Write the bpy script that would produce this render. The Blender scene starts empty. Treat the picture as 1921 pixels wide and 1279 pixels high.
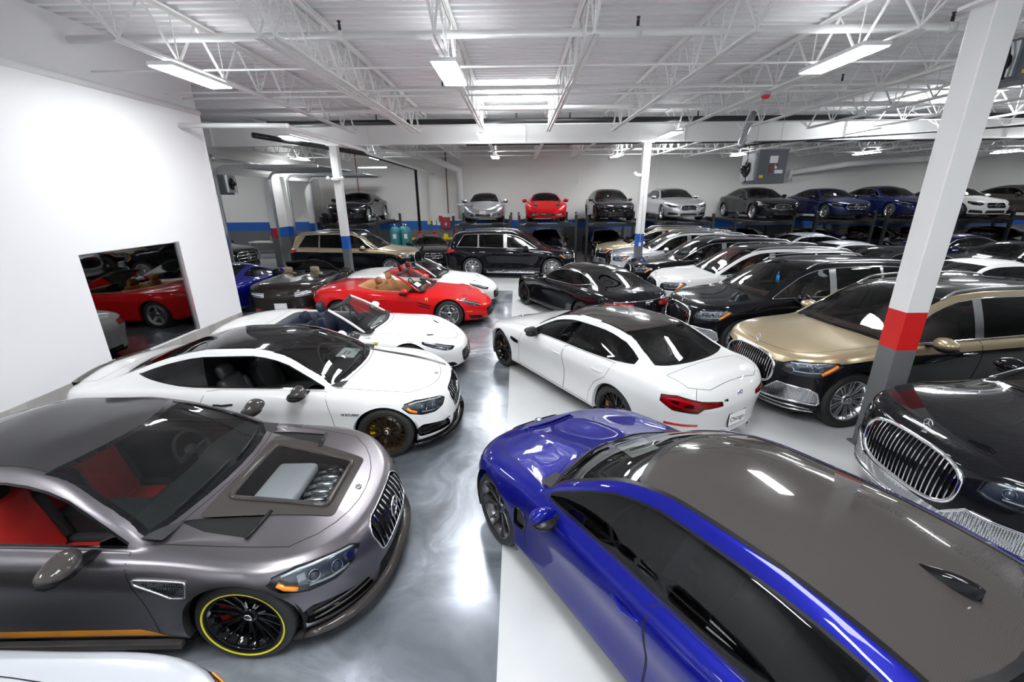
import bpy, math, random
import numpy as np
from mathutils import Vector, Matrix
random.seed(7)
sc = bpy.context.scene
# ---------------------------------------------------------------- camera
cam_data = bpy.data.cameras.new('camera'); cam = bpy.data.objects.new('camera', cam_data); sc.collection.objects.link(cam)
cam_data.sensor_width = 36.0; cam_data.lens = 806.0/1921.0*36.0; cam_data.clip_start = .05; cam_data.clip_end = 200
_p, _y, _r = .3233, -.0134, -.0092
_F = Vector((math.sin(_y)*math.cos(_p), math.cos(_y)*math.cos(_p), -math.sin(_p))); _R = Vector((math.cos(_y), -math.sin(_y), 0)); _U = _R.cross(_F)
_R2 = _R*math.cos(_r)+_U*math.sin(_r); _U2 = _U*math.cos(_r)-_R*math.sin(_r)
cam.matrix_world = Matrix(((_R2.x, _U2.x, -_F.x, 0), (_R2.y, _U2.y, -_F.y, 0), (_R2.z, _U2.z, -_F.z, 3.04), (0, 0, 0, 1)))
sc.camera = cam
# ---------------------------------------------------------------- world and exposure
wd = bpy.data.worlds.new('world'); sc.world = wd; wd.use_nodes = True
wd.node_tree.nodes['Background'].inputs[0].default_value = (.95, .97, 1, 1); wd.node_tree.nodes['Background'].inputs[1].default_value = .5
sc.view_settings.view_transform = 'Standard'; sc.view_settings.look = 'None'; sc.view_settings.gamma = 1; sc.view_settings.exposure = 0.66
sc.cycles.max_bounces = 10; sc.cycles.diffuse_bounces = 7; sc.cycles.glossy_bounces = 4; sc.cycles.transparent_max_bounces = 16; sc.cycles.sample_clamp_indirect = 6
LIGHT_E = 42.0       # emission of the ceiling lamps
SKY_E = 16.0          # emission of the skylight
# ---------------------------------------------------------------- materials
MATS = {}
def mat(name, col, rough=0.5, metal=0.0, coat=0.0, spec=0.5, emit=0.0, flake=0.0, bump=0.0, bscale=40.0, var=0.0, croll=0.03):
    if name in MATS: return MATS[name]
    m = bpy.data.materials.new(name); m.use_nodes = True
    nt = m.node_tree; b = nt.nodes['Principled BSDF']
    c = tuple(col) + (1,)
    b.inputs['Base Color'].default_value = c
    b.inputs['Roughness'].default_value = rough
    b.inputs['Metallic'].default_value = metal
    b.inputs['Coat Weight'].default_value = coat
    b.inputs['Coat Roughness'].default_value = croll
    b.inputs['Specular IOR Level'].default_value = spec
    b.inputs['Coat IOR'].default_value = 1.37
    if emit:
        b.inputs['Emission Color'].default_value = c; b.inputs['Emission Strength'].default_value = emit
    if flake or var or bump:
        tc = nt.nodes.new('ShaderNodeTexCoord')
        nz = nt.nodes.new('ShaderNodeTexNoise'); nz.inputs['Scale'].default_value = bscale if not flake else 900.0
        nz.inputs['Detail'].default_value = 3
        nt.links.new(tc.outputs['Object'], nz.inputs['Vector'])
        if flake or var:
            k = flake or var
            mx = nt.nodes.new('ShaderNodeMixRGB'); mx.blend_type = 'MIX'
            mx.inputs[1].default_value = tuple(max(0, x*(1-k)) for x in col) + (1,)
            mx.inputs[2].default_value = tuple(min(1, x*(1+k)) for x in col) + (1,)
            nt.links.new(nz.outputs['Fac'], mx.inputs[0]); nt.links.new(mx.outputs[0], b.inputs['Base Color'])
        if bump:
            bp = nt.nodes.new('ShaderNodeBump'); bp.inputs['Strength'].default_value = bump; bp.inputs['Distance'].default_value = 0.01
            nt.links.new(nz.outputs['Fac'], bp.inputs['Height']); nt.links.new(bp.outputs[0], b.inputs['Normal'])
    MATS[name] = m
    return m

def glass(name, tint, refl=1.0, ior=1.52):
    if name in MATS: return MATS[name]
    m = bpy.data.materials.new(name); m.use_nodes = True
    nt = m.node_tree; nt.nodes.clear()
    out = nt.nodes.new('ShaderNodeOutputMaterial')
    tr = nt.nodes.new('ShaderNodeBsdfTransparent'); tr.inputs[0].default_value = tuple(tint) + (1,)
    gl = nt.nodes.new('ShaderNodeBsdfGlossy'); gl.inputs['Roughness'].default_value = 0.02
    gl.inputs['Color'].default_value = (refl, refl, refl, 1)
    fr = nt.nodes.new('ShaderNodeFresnel'); fr.inputs['IOR'].default_value = ior
    mx = nt.nodes.new('ShaderNodeMixShader')
    nt.links.new(fr.outputs[0], mx.inputs[0]); nt.links.new(tr.outputs[0], mx.inputs[1]); nt.links.new(gl.outputs[0], mx.inputs[2])
    nt.links.new(mx.outputs[0], out.inputs['Surface'])
    MATS[name] = m
    return m

def paint(name, col, metal=0.0, rough=0.35, coat=1.0, flake=0.0):
    return mat(name, col, rough=rough, metal=metal, coat=coat, flake=flake, croll=0.02, spec=.02)

def carbon(name, rough=0.3, coat=1.0):
    if name in MATS: return MATS[name]
    m = mat(name, (0.045, 0.04, 0.037), rough=rough, coat=coat, spec=.02)
    nt = m.node_tree; b = nt.nodes['Principled BSDF']
    tc = nt.nodes.new('ShaderNodeTexCoord'); ck = nt.nodes.new('ShaderNodeTexChecker'); ck.inputs['Scale'].default_value = 220
    ck.inputs['Color1'].default_value = (0.052, 0.047, 0.044, 1); ck.inputs['Color2'].default_value = (0.043, 0.038, 0.036, 1)
    mp = nt.nodes.new('ShaderNodeMapping'); mp.inputs['Rotation'].default_value = (0, 0, 0.785)
    nt.links.new(tc.outputs['Object'], mp.inputs[0]); nt.links.new(mp.outputs[0], ck.inputs[0]); nt.links.new(ck.outputs[0], b.inputs['Base Color'])
    return m

# ---------------------------------------------------------------- basic mesh tools
COL = bpy.context.scene.collection
def link(o, parent=None):
    COL.objects.link(o)
    if parent is not None: o.parent = parent
    return o

class MB:
    """collects shapes of ONE part"""
    def __init__(s): s.v = []; s.f = []; s.m = []; s.sm = []
    def add(s, vs, fs, mi=0, smooth=False):
        o = len(s.v); s.v += [tuple(v) for v in vs]
        for f in fs: s.f.append(tuple(o+i for i in f)); s.m.append(mi); s.sm.append(smooth)
        return s
    def box(s, c, d, mi=0, rot=None, taper=None):
        x, y, z = (d[0]/2, d[1]/2, d[2]/2); vs = []
        for sz in (-1, 1):
            t = (taper if (taper and sz > 0) else 1.0)
            for sy in (-1, 1):
                for sx in (-1, 1): vs.append(Vector((sx*x*t, sy*y*t, sz*z)))
        if rot is not None: vs = [rot @ v for v in vs]
        c = Vector(c)
        s.add([v+c for v in vs], [(0,2,3,1),(4,5,7,6),(0,1,5,4),(2,6,7,3),(0,4,6,2),(1,3,7,5)], mi)
        return s
    def bar(s, a, b, w, h, mi=0, up=(0,0,1)):
        a = Vector(a); b = Vector(b); d = b-a; L = d.length
        if L < 1e-6: return s
        d.normalize(); u = Vector(up)
        if abs(d.dot(u)) > 0.98: u = Vector((1,0,0))
        sd = d.cross(u).normalized(); u = sd.cross(d).normalized()
        vs = []
        for p in (a, b):
            for q in ((-1,-1),(1,-1),(1,1),(-1,1)): vs.append(p + sd*q[0]*w/2 + u*q[1]*h/2)
        s.add(vs, [(3,2,1,0),(4,5,6,7),(0,1,5,4),(1,2,6,5),(2,3,7,6),(3,0,4,7)], mi)
        return s
    def tube(s, pts, r, n=8, mi=0, closed=False, caps=True, rs=None):
        pts = [Vector(p) for p in pts]; N = len(pts)
        if N < 2: return s
        rings = []; prev = None
        for i, p in enumerate(pts):
            if closed: t = (pts[(i+1) % N] - pts[i-1])
            else: t = pts[min(i+1, N-1)] - pts[max(i-1, 0)]
            if t.length < 1e-9: t = Vector((0,0,1))
            t.normalize()
            if prev is None:
                u = Vector((0,0,1)) if abs(t.z) < 0.9 else Vector((1,0,0))
                u = (u - t*u.dot(t)).normalized()
            else:
                u = prev - t*prev.dot(t)
                u = u.normalized() if u.length > 1e-6 else prev
            prev = u; w = t.cross(u); rr = rs[i] if rs else r
            rings.append([p + u*(rr*math.cos(2*math.pi*k/n)) + w*(rr*math.sin(2*math.pi*k/n)) for k in range(n)])
        vs = [v for r_ in rings for v in r_]; fs = []
        for i in range(N if closed else N-1):
            j = (i+1) % N
            for k in range(n):
                k2 = (k+1) % n
                fs.append((i*n+k, i*n+k2, j*n+k2, j*n+k))
        if caps and not closed:
            fs.append(tuple(reversed(range(n)))); fs.append(tuple((N-1)*n+k for k in range(n)))
        s.add(vs, fs, mi, True)
        return s
    def lathe(s, prof, n=32, axis='y', c=(0,0,0), mi=0, smooth=True, closed=False):
        # prof: (r, h) pairs ; axis of revolution
        vs = []; fs = []; M = len(prof)
        for k in range(n):
            a = 2*math.pi*k/n; ca, sa = math.cos(a), math.sin(a)
            for r, h in prof:
                if axis == 'y': p = (r*ca, h, r*sa)
                elif axis == 'x': p = (h, r*ca, r*sa)
                else: p = (r*ca, r*sa, h)
                vs.append((p[0]+c[0], p[1]+c[1], p[2]+c[2]))
        for k in range(n):
            k2 = (k+1) % n
            for i in range(M if closed else M-1):
                i2 = (i+1) % M
                fs.append((k*M+i, k2*M+i, k2*M+i2, k*M+i2))
        s.add(vs, fs, mi, smooth)
        return s
    def ell(s, c, d, nu=16, nv=10, mi=0, fn=None):
        vs = []; fs = []
        for j in range(nv+1):
            t = math.pi*j/nv
            for i in range(nu):
                a = 2*math.pi*i/nu
                p = Vector((math.sin(t)*math.cos(a), math.sin(t)*math.sin(a), math.cos(t)))
                q = Vector((p.x*d[0], p.y*d[1], p.z*d[2]))
                if fn: q = fn(q, p)
                vs.append(q + Vector(c))
        for j in range(nv):
            for i in range(nu):
                i2 = (i+1) % nu
                fs.append((j*nu+i, (j+1)*nu+i, (j+1)*nu+i2, j*nu+i2))
        s.add(vs, fs, mi, True)
        return s
    def build(s, name, mats, parent=None, bevel=0.0, normals=None, seg=2, loc=None):
        me = bpy.data.meshes.new(name)
        me.from_pydata([tuple(v) for v in s.v], [], s.f)
        if not isinstance(mats, (list, tuple)): mats = [mats]
        for m in mats: me.materials.append(m)
        me.polygons.foreach_set('material_index', s.m)
        me.polygons.foreach_set('use_smooth', s.sm)
        me.update()
        if normals is not None:
            me.normals_split_custom_set_from_vertices([tuple(n) for n in normals])
        o = bpy.data.objects.new(name, me); link(o, parent)
        if loc is not None: o.location = loc
        if bevel:
            md = o.modifiers.new('bevel', 'BEVEL'); md.width = bevel; md.segments = seg; md.limit_method = 'ANGLE'; md.angle_limit = 0.6
            me.polygons.foreach_set('use_smooth', [True]*len(me.polygons))
            md.harden_normals = True
        return o

def tag(o, label=None, cat=None, group=None, kind=None):
    if label: o['label'] = label
    if cat: o['category'] = cat
    if group: o['group'] = group
    if kind: o['kind'] = kind
    return o
def empty(name, loc, rz=0.0):
    o = bpy.data.objects.new(name, None); o.location = loc; o.rotation_euler = (0, 0, rz); o.empty_display_size = 0.2
    return link(o)
def kids(o): return [c for c in bpy.data.objects if c.parent == o]
def copy_tree(o, swap=None, ch=None):
    """copy a thing with parts and sub-parts; swap maps material -> material"""
    if ch is None:
        ch = {}
        for c in bpy.data.objects:
            if c.parent is not None: ch.setdefault(c.parent.name, []).append(c)
    def rec(src, par):
        c = src.copy(); COL.objects.link(c); c.parent = par
        if swap and src.type == 'MESH' and any(m in swap for m in src.data.materials):
            key = (src.data.name, id(swap))
            c.data = src.data.copy()
            for i, m in enumerate(c.data.materials):
                if m in swap: c.data.materials[i] = swap[m]
        for k in ch.get(src.name, []): rec(k, c)
        return c
    return rec(o, None)

def lerp(a, b, t): return a + (b-a)*t
def pchip(keys):
    xs = np.array([k[0] for k in keys], float); ys = np.array([k[1] for k in keys], float)
    n = len(xs); h = np.diff(xs); dl = np.diff(ys)/h; d = np.zeros(n)
    if n == 2: d[:] = dl[0]
    else:
        for i in range(1, n-1):
            if dl[i-1]*dl[i] > 0:
                w1 = 2*h[i]+h[i-1]; w2 = h[i]+2*h[i-1]
                d[i] = (w1+w2)/(w1/dl[i-1]+w2/dl[i])
        d[0] = dl[0]; d[-1] = dl[-1]
    def f(x):
        x = np.clip(x, xs[0], xs[-1]); i = np.clip(np.searchsorted(xs, x)-1, 0, n-2)
        t = (x-xs[i])/h[i]
        return ((1+2*t)*(1-t)**2)*ys[i] + t*(1-t)**2*h[i]*d[i] + t*t*(3-2*t)*ys[i+1] + t*t*(t-1)*h[i]*d[i+1]
    return f
# ---------------------------------------------------------------- car body surface
class Surf:
    """body skin: vertices with position, normal, unwrapped length; faces with region / part / tone"""
    def __init__(s):
        s.P = []; s.N = []; s.U = []; s.F = []; s.reg = []; s.part = []; s.tone = []
    def finish(s):
        P = np.array(s.P); N = np.zeros_like(P)
        for f in s.F:
            for k in range(1, len(f)-1):
                n = np.cross(P[f[k]]-P[f[0]], P[f[k+1]]-P[f[0]])
                for i in f: N[i] += n
        l = np.linalg.norm(N, axis=1); l[l == 0] = 1; N /= l[:, None]
        s.P = [p for p in P]; s.N = [n for n in N]
    def coord(s, mode):
        P = np.array(s.P)
        if mode == 'side': return P[:, [0, 2]]
        if mode == 'top': return P[:, [0, 1]]
        if mode == 'front': return P[:, [1, 2]]
        if mode == 'wrap': return np.stack([np.array(s.U)[:, 0], P[:, 2]], 1)
        if mode == 'wrapr': return np.stack([np.array(s.U)[:, 1], P[:, 2]], 1)
    def sel(s, regs, side=0, xlo=-9, xhi=9, parts=None):
        P = np.array(s.P); out = []
        for i, f in enumerate(s.F):
            if s.reg[i] not in regs: continue
            if parts is not None and s.part[i] not in parts: continue
            c = P[list(f)].mean(0)
            if side and c[1]*side < 0: continue
            if c[0] < xlo or c[0] > xhi: continue
            out.append(i)
        return out
    def cut(s, poly, mode, regs, side=0, xlo=-9, xhi=9, name=None, tone=None, parts=None):
        """split faces exactly along poly and tag the inside"""
        fi = s.sel(regs, side, xlo, xhi, parts or ('body',))
        C = [tuple(c) for c in s.coord(mode)]
        n = len(poly)
        allx = [p[0] for p in poly]; ally = [p[1] for p in poly]
        bx0, bx1, by0, by1 = min(allx), max(allx), min(ally), max(ally)
        cand = set()
        for i in fi:
            xs = [C[v][0] for v in s.F[i]]; ys = [C[v][1] for v in s.F[i]]
            if max(xs) < bx0 or min(xs) > bx1 or max(ys) < by0 or min(ys) > by1: continue
            cand.add(i)
        for k in range(n):
            a = poly[k]; b = poly[(k+1) % n]
            ex, ey = b[0]-a[0], b[1]-a[1]; L = math.hypot(ex, ey)
            if L < 1e-7: continue
            nx, ny = -ey/L, ex/L
            mx0, mx1 = min(a[0], b[0])-1e-4, max(a[0], b[0])+1e-4
            my0, my1 = min(a[1], b[1])-1e-4, max(a[1], b[1])+1e-4
            cache = {}
            for i in list(cand):
                f = s.F[i]
                xs = [C[v][0] for v in f]; ys = [C[v][1] for v in f]
                if max(xs) < mx0 or min(xs) > mx1 or max(ys) < my0 or min(ys) > my1: continue
                d = [(C[v][0]-a[0])*nx + (C[v][1]-a[1])*ny for v in f]
                if max(d) < 1e-6 or min(d) > -1e-6: continue
                pos = []; neg = []
                m = len(f)
                for q in range(m):
                    v0, v1 = f[q], f[(q+1) % m]; d0, d1 = d[q], d[(q+1) % m]
                    if d0 >= -1e-6: pos.append(v0)
                    if d0 <= 1e-6: neg.append(v0)
                    if (d0 > 1e-6 and d1 < -1e-6) or (d0 < -1e-6 and d1 > 1e-6):
                        key = (min(v0, v1), max(v0, v1))
                        if key not in cache:
                            t = d0/(d0-d1)
                            s.P.append(s.P[v0]*(1-t)+s.P[v1]*t)
                            nn = s.N[v0]*(1-t)+s.N[v1]*t; s.N.append(nn/max(np.linalg.norm(nn), 1e-9))
                            s.U.append((s.U[v0][0]*(1-t)+s.U[v1][0]*t, s.U[v0][1]*(1-t)+s.U[v1][1]*t))
                            C.append((C[v0][0]*(1-t)+C[v1][0]*t, C[v0][1]*(1-t)+C[v1][1]*t))
                            cache[key] = len(s.P)-1
                        pos.append(cache[key]); neg.append(cache[key])
                if len(pos) >= 3 and len(neg) >= 3:
                    s.F[i] = tuple(pos); s.F.append(tuple(neg))
                    s.reg.append(s.reg[i]); s.part.append(s.part[i]); s.tone.append(s.tone[i])
                    cand.add(len(s.F)-1)
        ins = []
        for i in cand:
            f = s.F[i]; cx = sum(C[v][0] for v in f)/len(f); cy = sum(C[v][1] for v in f)/len(f)
            w = False
            for k in range(n):
                x1, y1 = poly[k]; x2, y2 = poly[(k+1) % n]
                if (y1 > cy) != (y2 > cy) and cx < (x2-x1)*(cy-y1)/(y2-y1)+x1: w = not w
            if w:
                ins.append(i)
                if name: s.part[i] = name
                if tone is not None: s.tone[i] = tone
        return ins
    def probe(s, mode, regs, side=0, xlo=-9, xhi=9):
        """returns f(a,b)->(P,N) lookup on the surface"""
        fi = s.sel(regs, side, xlo, xhi); C = s.coord(mode); tri = []
        for i in fi:
            f = s.F[i]
            for k in range(1, len(f)-1): tri.append((f[0], f[k], f[k+1]))
        if not tri: return lambda a, b: None
        T = np.array(tri); A = C[T[:, 0]]; B = C[T[:, 1]]; D = C[T[:, 2]]
        P = np.array(s.P); N = np.array(s.N)
        det = (B[:, 0]-A[:, 0])*(D[:, 1]-A[:, 1])-(B[:, 1]-A[:, 1])*(D[:, 0]-A[:, 0])
        det[np.abs(det) < 1e-12] = 1e-12
        cen = P[T].mean(1)
        def f(a, b, best='out'):
            u = ((a-A[:, 0])*(D[:, 1]-A[:, 1])-(b-A[:, 1])*(D[:, 0]-A[:, 0]))/det
            v = ((B[:, 0]-A[:, 0])*(b-A[:, 1])-(B[:, 1]-A[:, 1])*(a-A[:, 0]))/det
            m = np.minimum(np.minimum(u, v), 1-u-v)
            ok = np.where(m > -1e-4)[0]
            if len(ok) == 0:
                k = int(np.argmax(m))
                if m[k] < -0.8: return None
            elif len(ok) == 1: k = ok[0]
            else:
                if mode == 'side': k = ok[np.argmax(np.abs(cen[ok, 1]))]
                elif mode == 'top': k = ok[np.argmax(cen[ok, 2])]
                else: k = ok[0]
            uu = min(max(u[k], 0), 1); vv = min(max(v[k], 0), 1); w0 = 1-uu-vv
            p = P[T[k, 0]]*w0 + P[T[k, 1]]*uu + P[T[k, 2]]*vv
            nn = N[T[k, 0]]*w0 + N[T[k, 1]]*uu + N[T[k, 2]]*vv
            return Vector(p), Vector(nn).normalized()
        return f
    def emit(s, name, mats, parent, part=None, inner=None, faces=None, oname=None, push=0.0, thick=0.012):
        """mats: list by tone; inner: material for the inside skin"""
        idx = faces if faces is not None else [i for i in range(len(s.F)) if s.part[i] == part]
        if not idx: return None
        mp = {}; V = []; NN = []; F = []; M = []
        for i in idx:
            g = []
            for v in s.F[i]:
                if v not in mp:
                    mp[v] = len(V); V.append(s.P[v]+s.N[v]*push); NN.append(s.N[v])
                g.append(mp[v])
            F.append(tuple(g)); M.append(min(s.tone[i], len(mats)-1))
        if inner is not None:
            o = len(V); nV = len(V)
            for k in range(nV): V.append(V[k]-NN[k]*thick); NN.append(-NN[k])
            for f in list(F): F.append(tuple(o+q for q in reversed(f))); M.append(len(mats))
        me = bpy.data.meshes.new(oname or name); me.from_pydata([tuple(v) for v in V], [], F)
        for m in mats: me.materials.append(m)
        if inner is not None: me.materials.append(inner)
        me.polygons.foreach_set('material_index', M); me.polygons.foreach_set('use_smooth', [True]*len(F)); me.update()
        me.normals_split_custom_set_from_vertices([tuple(n) for n in NN])
        o = bpy.data.objects.new(name, me); link(o, parent)
        return o

def crom(P, sub):
    """Catmull-Rom rows through array P [k,...] -> dense"""
    k = len(P); out = []
    for i in range(k-1):
        p0 = P[i-1] if i > 0 else 2*P[0]-P[1]
        p1, p2 = P[i], P[i+1]
        p3 = P[i+2] if i+2 < k else 2*P[-1]-P[-2]
        for q in range(sub):
            t = q/sub
            out.append(0.5*((2*p1)+(-p0+p2)*t+(2*p0-5*p1+4*p2-p3)*t*t+(-p0+3*p1-3*p2+p3)*t**3))
    out.append(P[-1]); return np.array(out)

def car_surface(S):
    L, W = S['L'], S['W']; hw = W/2
    top = pchip(S['top']); bz = pchip(S['belt']); zs = pchip(S.get('sill', [(0, .2), (L, .22)]))
    bwf = pchip(S.get('bw', [(0, .90), (.9, .89), (1.6, .88), (L-1.2, .885), (L, .88)]))
    T = pchip(S.get('taper', [(0, .965), (.9, 1), (L-1.0, 1), (L, .955)]))
    RY = S['rail']; xr0, xr1 = RY[0][0], RY[-1][0]
    ry = pchip([(k[0], k[1]) for k in RY]); rz = pchip([(k[0], k[2]) for k in RY])
    p = S.get('p', 2.5); pr = S.get('pr', 2.6); xc = S.get('xc', .80); xcr = S.get('xcr', .75)
    xn = S.get('xn', [.17, .10, .04, .0, .0, .03, .10]); xt = S.get('xt', [.10, .05, .0, .02, .05, .06, .12])
    kz = S.get('kz', [1, .93, .74, .52, .27, .05, -.03]); wj = S.get('wj', [0, .965, 1.0, .988, .972, .965, .90])
    dens = S.get('dens', 1.0)
    NA = int(10*dens); NF = int(6*dens)
    yc = .80
    ys = [yc*i/NA for i in range(NA+1)]
    def E(d, q): return (1-(1-min(d, 1))**q)**(1/q)
    def Ei(y, q): return 1-(1-y**q)**(1/q)
    dcf = Ei(yc, p); dcr = Ei(yc, pr)
    # side stations between xc and L-xcr
    step = .085/dens; nm = int((L-xc-xcr)/step); mids = [xc+(L-xc-xcr)*i/nm for i in range(1, nm)]
    st = [('f', y) for y in ys] + [('fs', dcf+(1-dcf)*i/NF) for i in range(1, NF+1)] + [('m', x) for x in mids] + \
         [('rs', 1-(1-dcr)*i/NF) for i in range(0, NF)] + [('r', y) for y in reversed(ys)]
    kA = NA; nst = len(st)
    def rowpt(j, s):
        k, v = s; a, b = xn[j], L-xt[j]
        if k in ('f', 'fs'):
            d = Ei(v, p) if k == 'f' else v; f = v if k == 'f' else E(v, p)
            x = a+(xc-a)*d
        elif k == 'm': x = v; f = 1
        else:
            d = Ei(v, pr) if k == 'r' else v; f = v if k == 'r' else E(v, pr)
            x = b-(b-(L-xcr))*d
        wf = bwf(x) if j == 0 else wj[j]
        zz = zs(x)+(bz(x)-zs(x))*kz[j]
        return np.array([x, hw*wf*T(x)*f, zz])
    R = np.array([[rowpt(j, s) for s in st] for j in range(7)])
    sub = 3 if dens <= 1 else 4
    R = crom(R, sub)                       # rows x stations x 3
    # flares round the wheels
    rw = S['rw']
    for xw in S['xw']:
        ra = S.get('ra', rw+.045)
        d = np.hypot(R[:, :, 0]-xw, R[:, :, 2]-rw)
        g = np.exp(-np.maximum(d-ra, 0)**2/(2*.10**2))*S.get('flare', .022)
        fade = np.clip((R[:, :, 2]-.15)/.15, 0, 1)
        R[:, :, 1] += np.where(R[:, :, 1] > .3, g*fade, 0)
    for (x0, x1, z0, z1, amt) in S.get('dents', []):
        g = np.exp(-((R[:, :, 0]-x0)/x1)**2-((R[:, :, 2]-z0)/z1)**2)*amt
        R[:, :, 1] += np.where(R[:, :, 1] > .3, g, 0)
    nR = R.shape[0]
    # arc length along the widest row
    ref = R[2*sub]; seg = np.linalg.norm(np.diff(ref, axis=0), axis=1); uf = np.concatenate([[0], np.cumsum(seg)]); ur = uf[-1]-uf
    SF = Surf(); idx = {}
    def addv(key, P, u):
        SF.P.append(np.array(P, float)); SF.U.append(u); idx[key] = len(SF.P)-1
    for r in range(nR):
        for i in range(nst):
            P = R[r, i]
            cen = i in (0, nst-1)
            if cen: P = P.copy(); P[1] = 0
            addv(('b', r, i, 1), P, (uf[i], ur[i]))
            if cen: idx[('b', r, i, -1)] = idx[('b', r, i, 1)]
            else: addv(('b', r, i, -1), P*[1, -1, 1], (-uf[i], -ur[i]))
    def addf(f, reg, sgn):
        f = tuple(dict.fromkeys(f))
        if len(f) < 3: return
        SF.F.append(f if sgn > 0 else tuple(reversed(f))); SF.reg.append(reg); SF.part.append('body'); SF.tone.append(0)
    split = S.get('split_row')
    for sg in (1, -1):
        for r in range(nR-1):
            for i in range(nst-1):
                addf((idx[('b', r, i, sg)], idx[('b', r, i+1, sg)], idx[('b', r+1, i+1, sg)], idx[('b', r+1, i, sg)]), 'B', -sg)
                if split is not None and r >= split*sub: SF.tone[-1] = 1
    # top patch
    Sd = R[0, kA:nst-kA]; nb = len(Sd); F0 = R[0, :kA+1]; R0 = R[0, ::-1][:kA+1]
    kr = int(round(NA*.65))
    xcen = np.empty(nb)
    # centre line x blending to nose / tail
    gf = Sd[0, 0]-F0[0, 0]; gr = R0[0, 0]-Sd[-1, 0]
    for b in range(nb):
        x = Sd[b, 0]
        t = np.clip((x-Sd[0, 0])/1.15, 0, 1); t2 = np.clip((Sd[-1, 0]-x)/.8, 0, 1)
        xcen[b] = x-gf*(1-t)**1.5+gr*(1-t2)**1.5
    # outline half width as function of x
    allx = R[0, :, 0]; ally = R[0, :, 1]; o = np.argsort(allx[:])
    def Yo(x): return np.interp(x, allx, ally)
    opn = S.get('open', False)
    cw, cr_ = S.get('cwf', .17), S.get('cwr', .15)
    ncw = S.get('ncrown', 2.3); nws = 2.8
    xmid = S.get('xmid', .5*(xr0+xr1))
    def frac_r(x):
        # rail fraction outside the cabin
        fa = ry(xr0)/Yo(xr0); fb = ry(xr1)/Yo(xr1)
        if x < xr0: return lerp(.80, fa, np.clip((x-(xr0-.5))/.5, 0, 1)**2)
        if x > xr1: return lerp(.80, fb, np.clip(((xr1+.4)-x)/.4, 0, 1)**2)
        return ry(x)/Yo(x)
    hood = S.get('hoodfn')
    G = np.zeros((NA+1, nb, 3))
    for b in range(nb):
        for a in range(NA+1):
            if b == 0: G[a, b] = F0[a]; continue
            if b == nb-1: G[a, b] = R0[a]; continue
            if a == NA: G[a, b] = Sd[b]; continue
            # fractions
            xs_ = Sd[b, 0]
            f0 = F0[a, 1]/F0[NA, 1]; f1 = R0[a, 1]/R0[NA, 1]
            fr = frac_r(xs_)
            fi = fr*a/kr if a <= kr else fr+(1-fr)*(a-kr)/(NA-kr)
            t = np.clip(b/5, 0, 1); t2 = np.clip((nb-1-b)/5, 0, 1)
            fi = lerp(f0, fi, t); fi = lerp(f1, fi, t2)
            e = (F0[a, 0]-F0[0, 0])/(F0[NA, 0]-F0[0, 0]); e2 = (R0[a, 0]-R0[0, 0])/(R0[NA, 0]-R0[0, 0])
            if xs_ < L/2: x = xcen[b]+(Sd[b, 0]-xcen[b])*e
            else: x = xcen[b]+(Sd[b, 0]-xcen[b])*e2
            y = Sd[b, 1]*fi
            ycab = y
            if a <= kr:
                q = a/kr
                xe = x
                if not opn:
                    wgt = np.clip((x-(xr0-.6))/.5, 0, 1)*np.clip((xmid-x)/.3, 0, 1)
                    wgr = np.clip(((xr1+.6)-x)/.5, 0, 1)*np.clip((x-xmid)/.3, 0, 1)
                    xe = x-cw*q*q*wgt+cr_*q*q*wgr
                zt = top(xe)
            else: zt = top(x)
            incab = (xr0 <= x <= xr1) and not opn
            # hood formula
            yo = max(Yo(x), .05); ff = min(y/yo, 1); zb = bz(x)
            zh = zb+(zt-zb)*(1-ff**ncw)
            if incab:
                zr = rz(x)
                if a <= kr:
                    q = min(abs(y)/max(ry(x), .05), 1)
                    zc = zr+(zt-zr)*(1-q**(nws if zt-zr > .05 else 2.2))
                else:
                    q = (a-kr)/(NA-kr); zc = zr+(zb-zr)*q
                    y += .02*math.sin(math.pi*q)*min(1, (zr-zb)/.2)
                wgt = np.clip((x-xr0)/.12, 0, 1)*np.clip((xr1-x)/.12, 0, 1)
                z = lerp(zh, zc, wgt)
            else: z = zh
            if hood: z += hood(x, y)
            G[a, b] = (x, y, z)
    # relax the crease lines a little
    for _ in range(S.get('relax', 1)):
        H = G.copy()
        H[1:-1, 1:-1] = .5*G[1:-1, 1:-1]+.125*(G[2:, 1:-1]+G[:-2, 1:-1]+G[1:-1, 2:]+G[1:-1, :-2])
        H[0, 1:-1, 2] = .5*G[0, 1:-1, 2]+.25*(G[0, 2:, 2]+G[0, :-2, 2])
        keep = S.get('keeprail', True)
        if keep: H[kr] = G[kr]
        H[:, :, 0] = G[:, :, 0]
        G = H
    for b in range(nb):
        for a in range(NA+1):
            for sg in (1, -1):
                if a == NA: idx[('t', a, b, sg)] = idx[('b', 0, kA+b, sg)]; continue
                if b == 0: idx[('t', a, b, sg)] = idx[('b', 0, a, sg)]; continue
                if b == nb-1: idx[('t', a, b, sg)] = idx[('b', 0, nst-1-a, sg)]; continue
                if a == 0 and sg < 0: idx[('t', a, b, sg)] = idx[('t', a, b, 1)]; continue
                P = G[a, b].copy()
                if a == 0: P[1] = 0
                addv(('t', a, b, sg), P*[1, sg, 1], (0, 0))
    for sg in (1, -1):
        for a in range(NA):
            for b in range(nb-1):
                xm = G[a, b, 0]
                reg = 'G' if (a >= kr and xr0 <= xm <= xr1 and not opn) else 'T'
                addf((idx[('t', a, b, sg)], idx[('t', a, b+1, sg)], idx[('t', a+1, b+1, sg)], idx[('t', a+1, b, sg)]), reg, -sg)
    SF.finish()
    # make normals point outward
    c = np.array([L/2, 0, .5])
    s_ = 0
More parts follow.
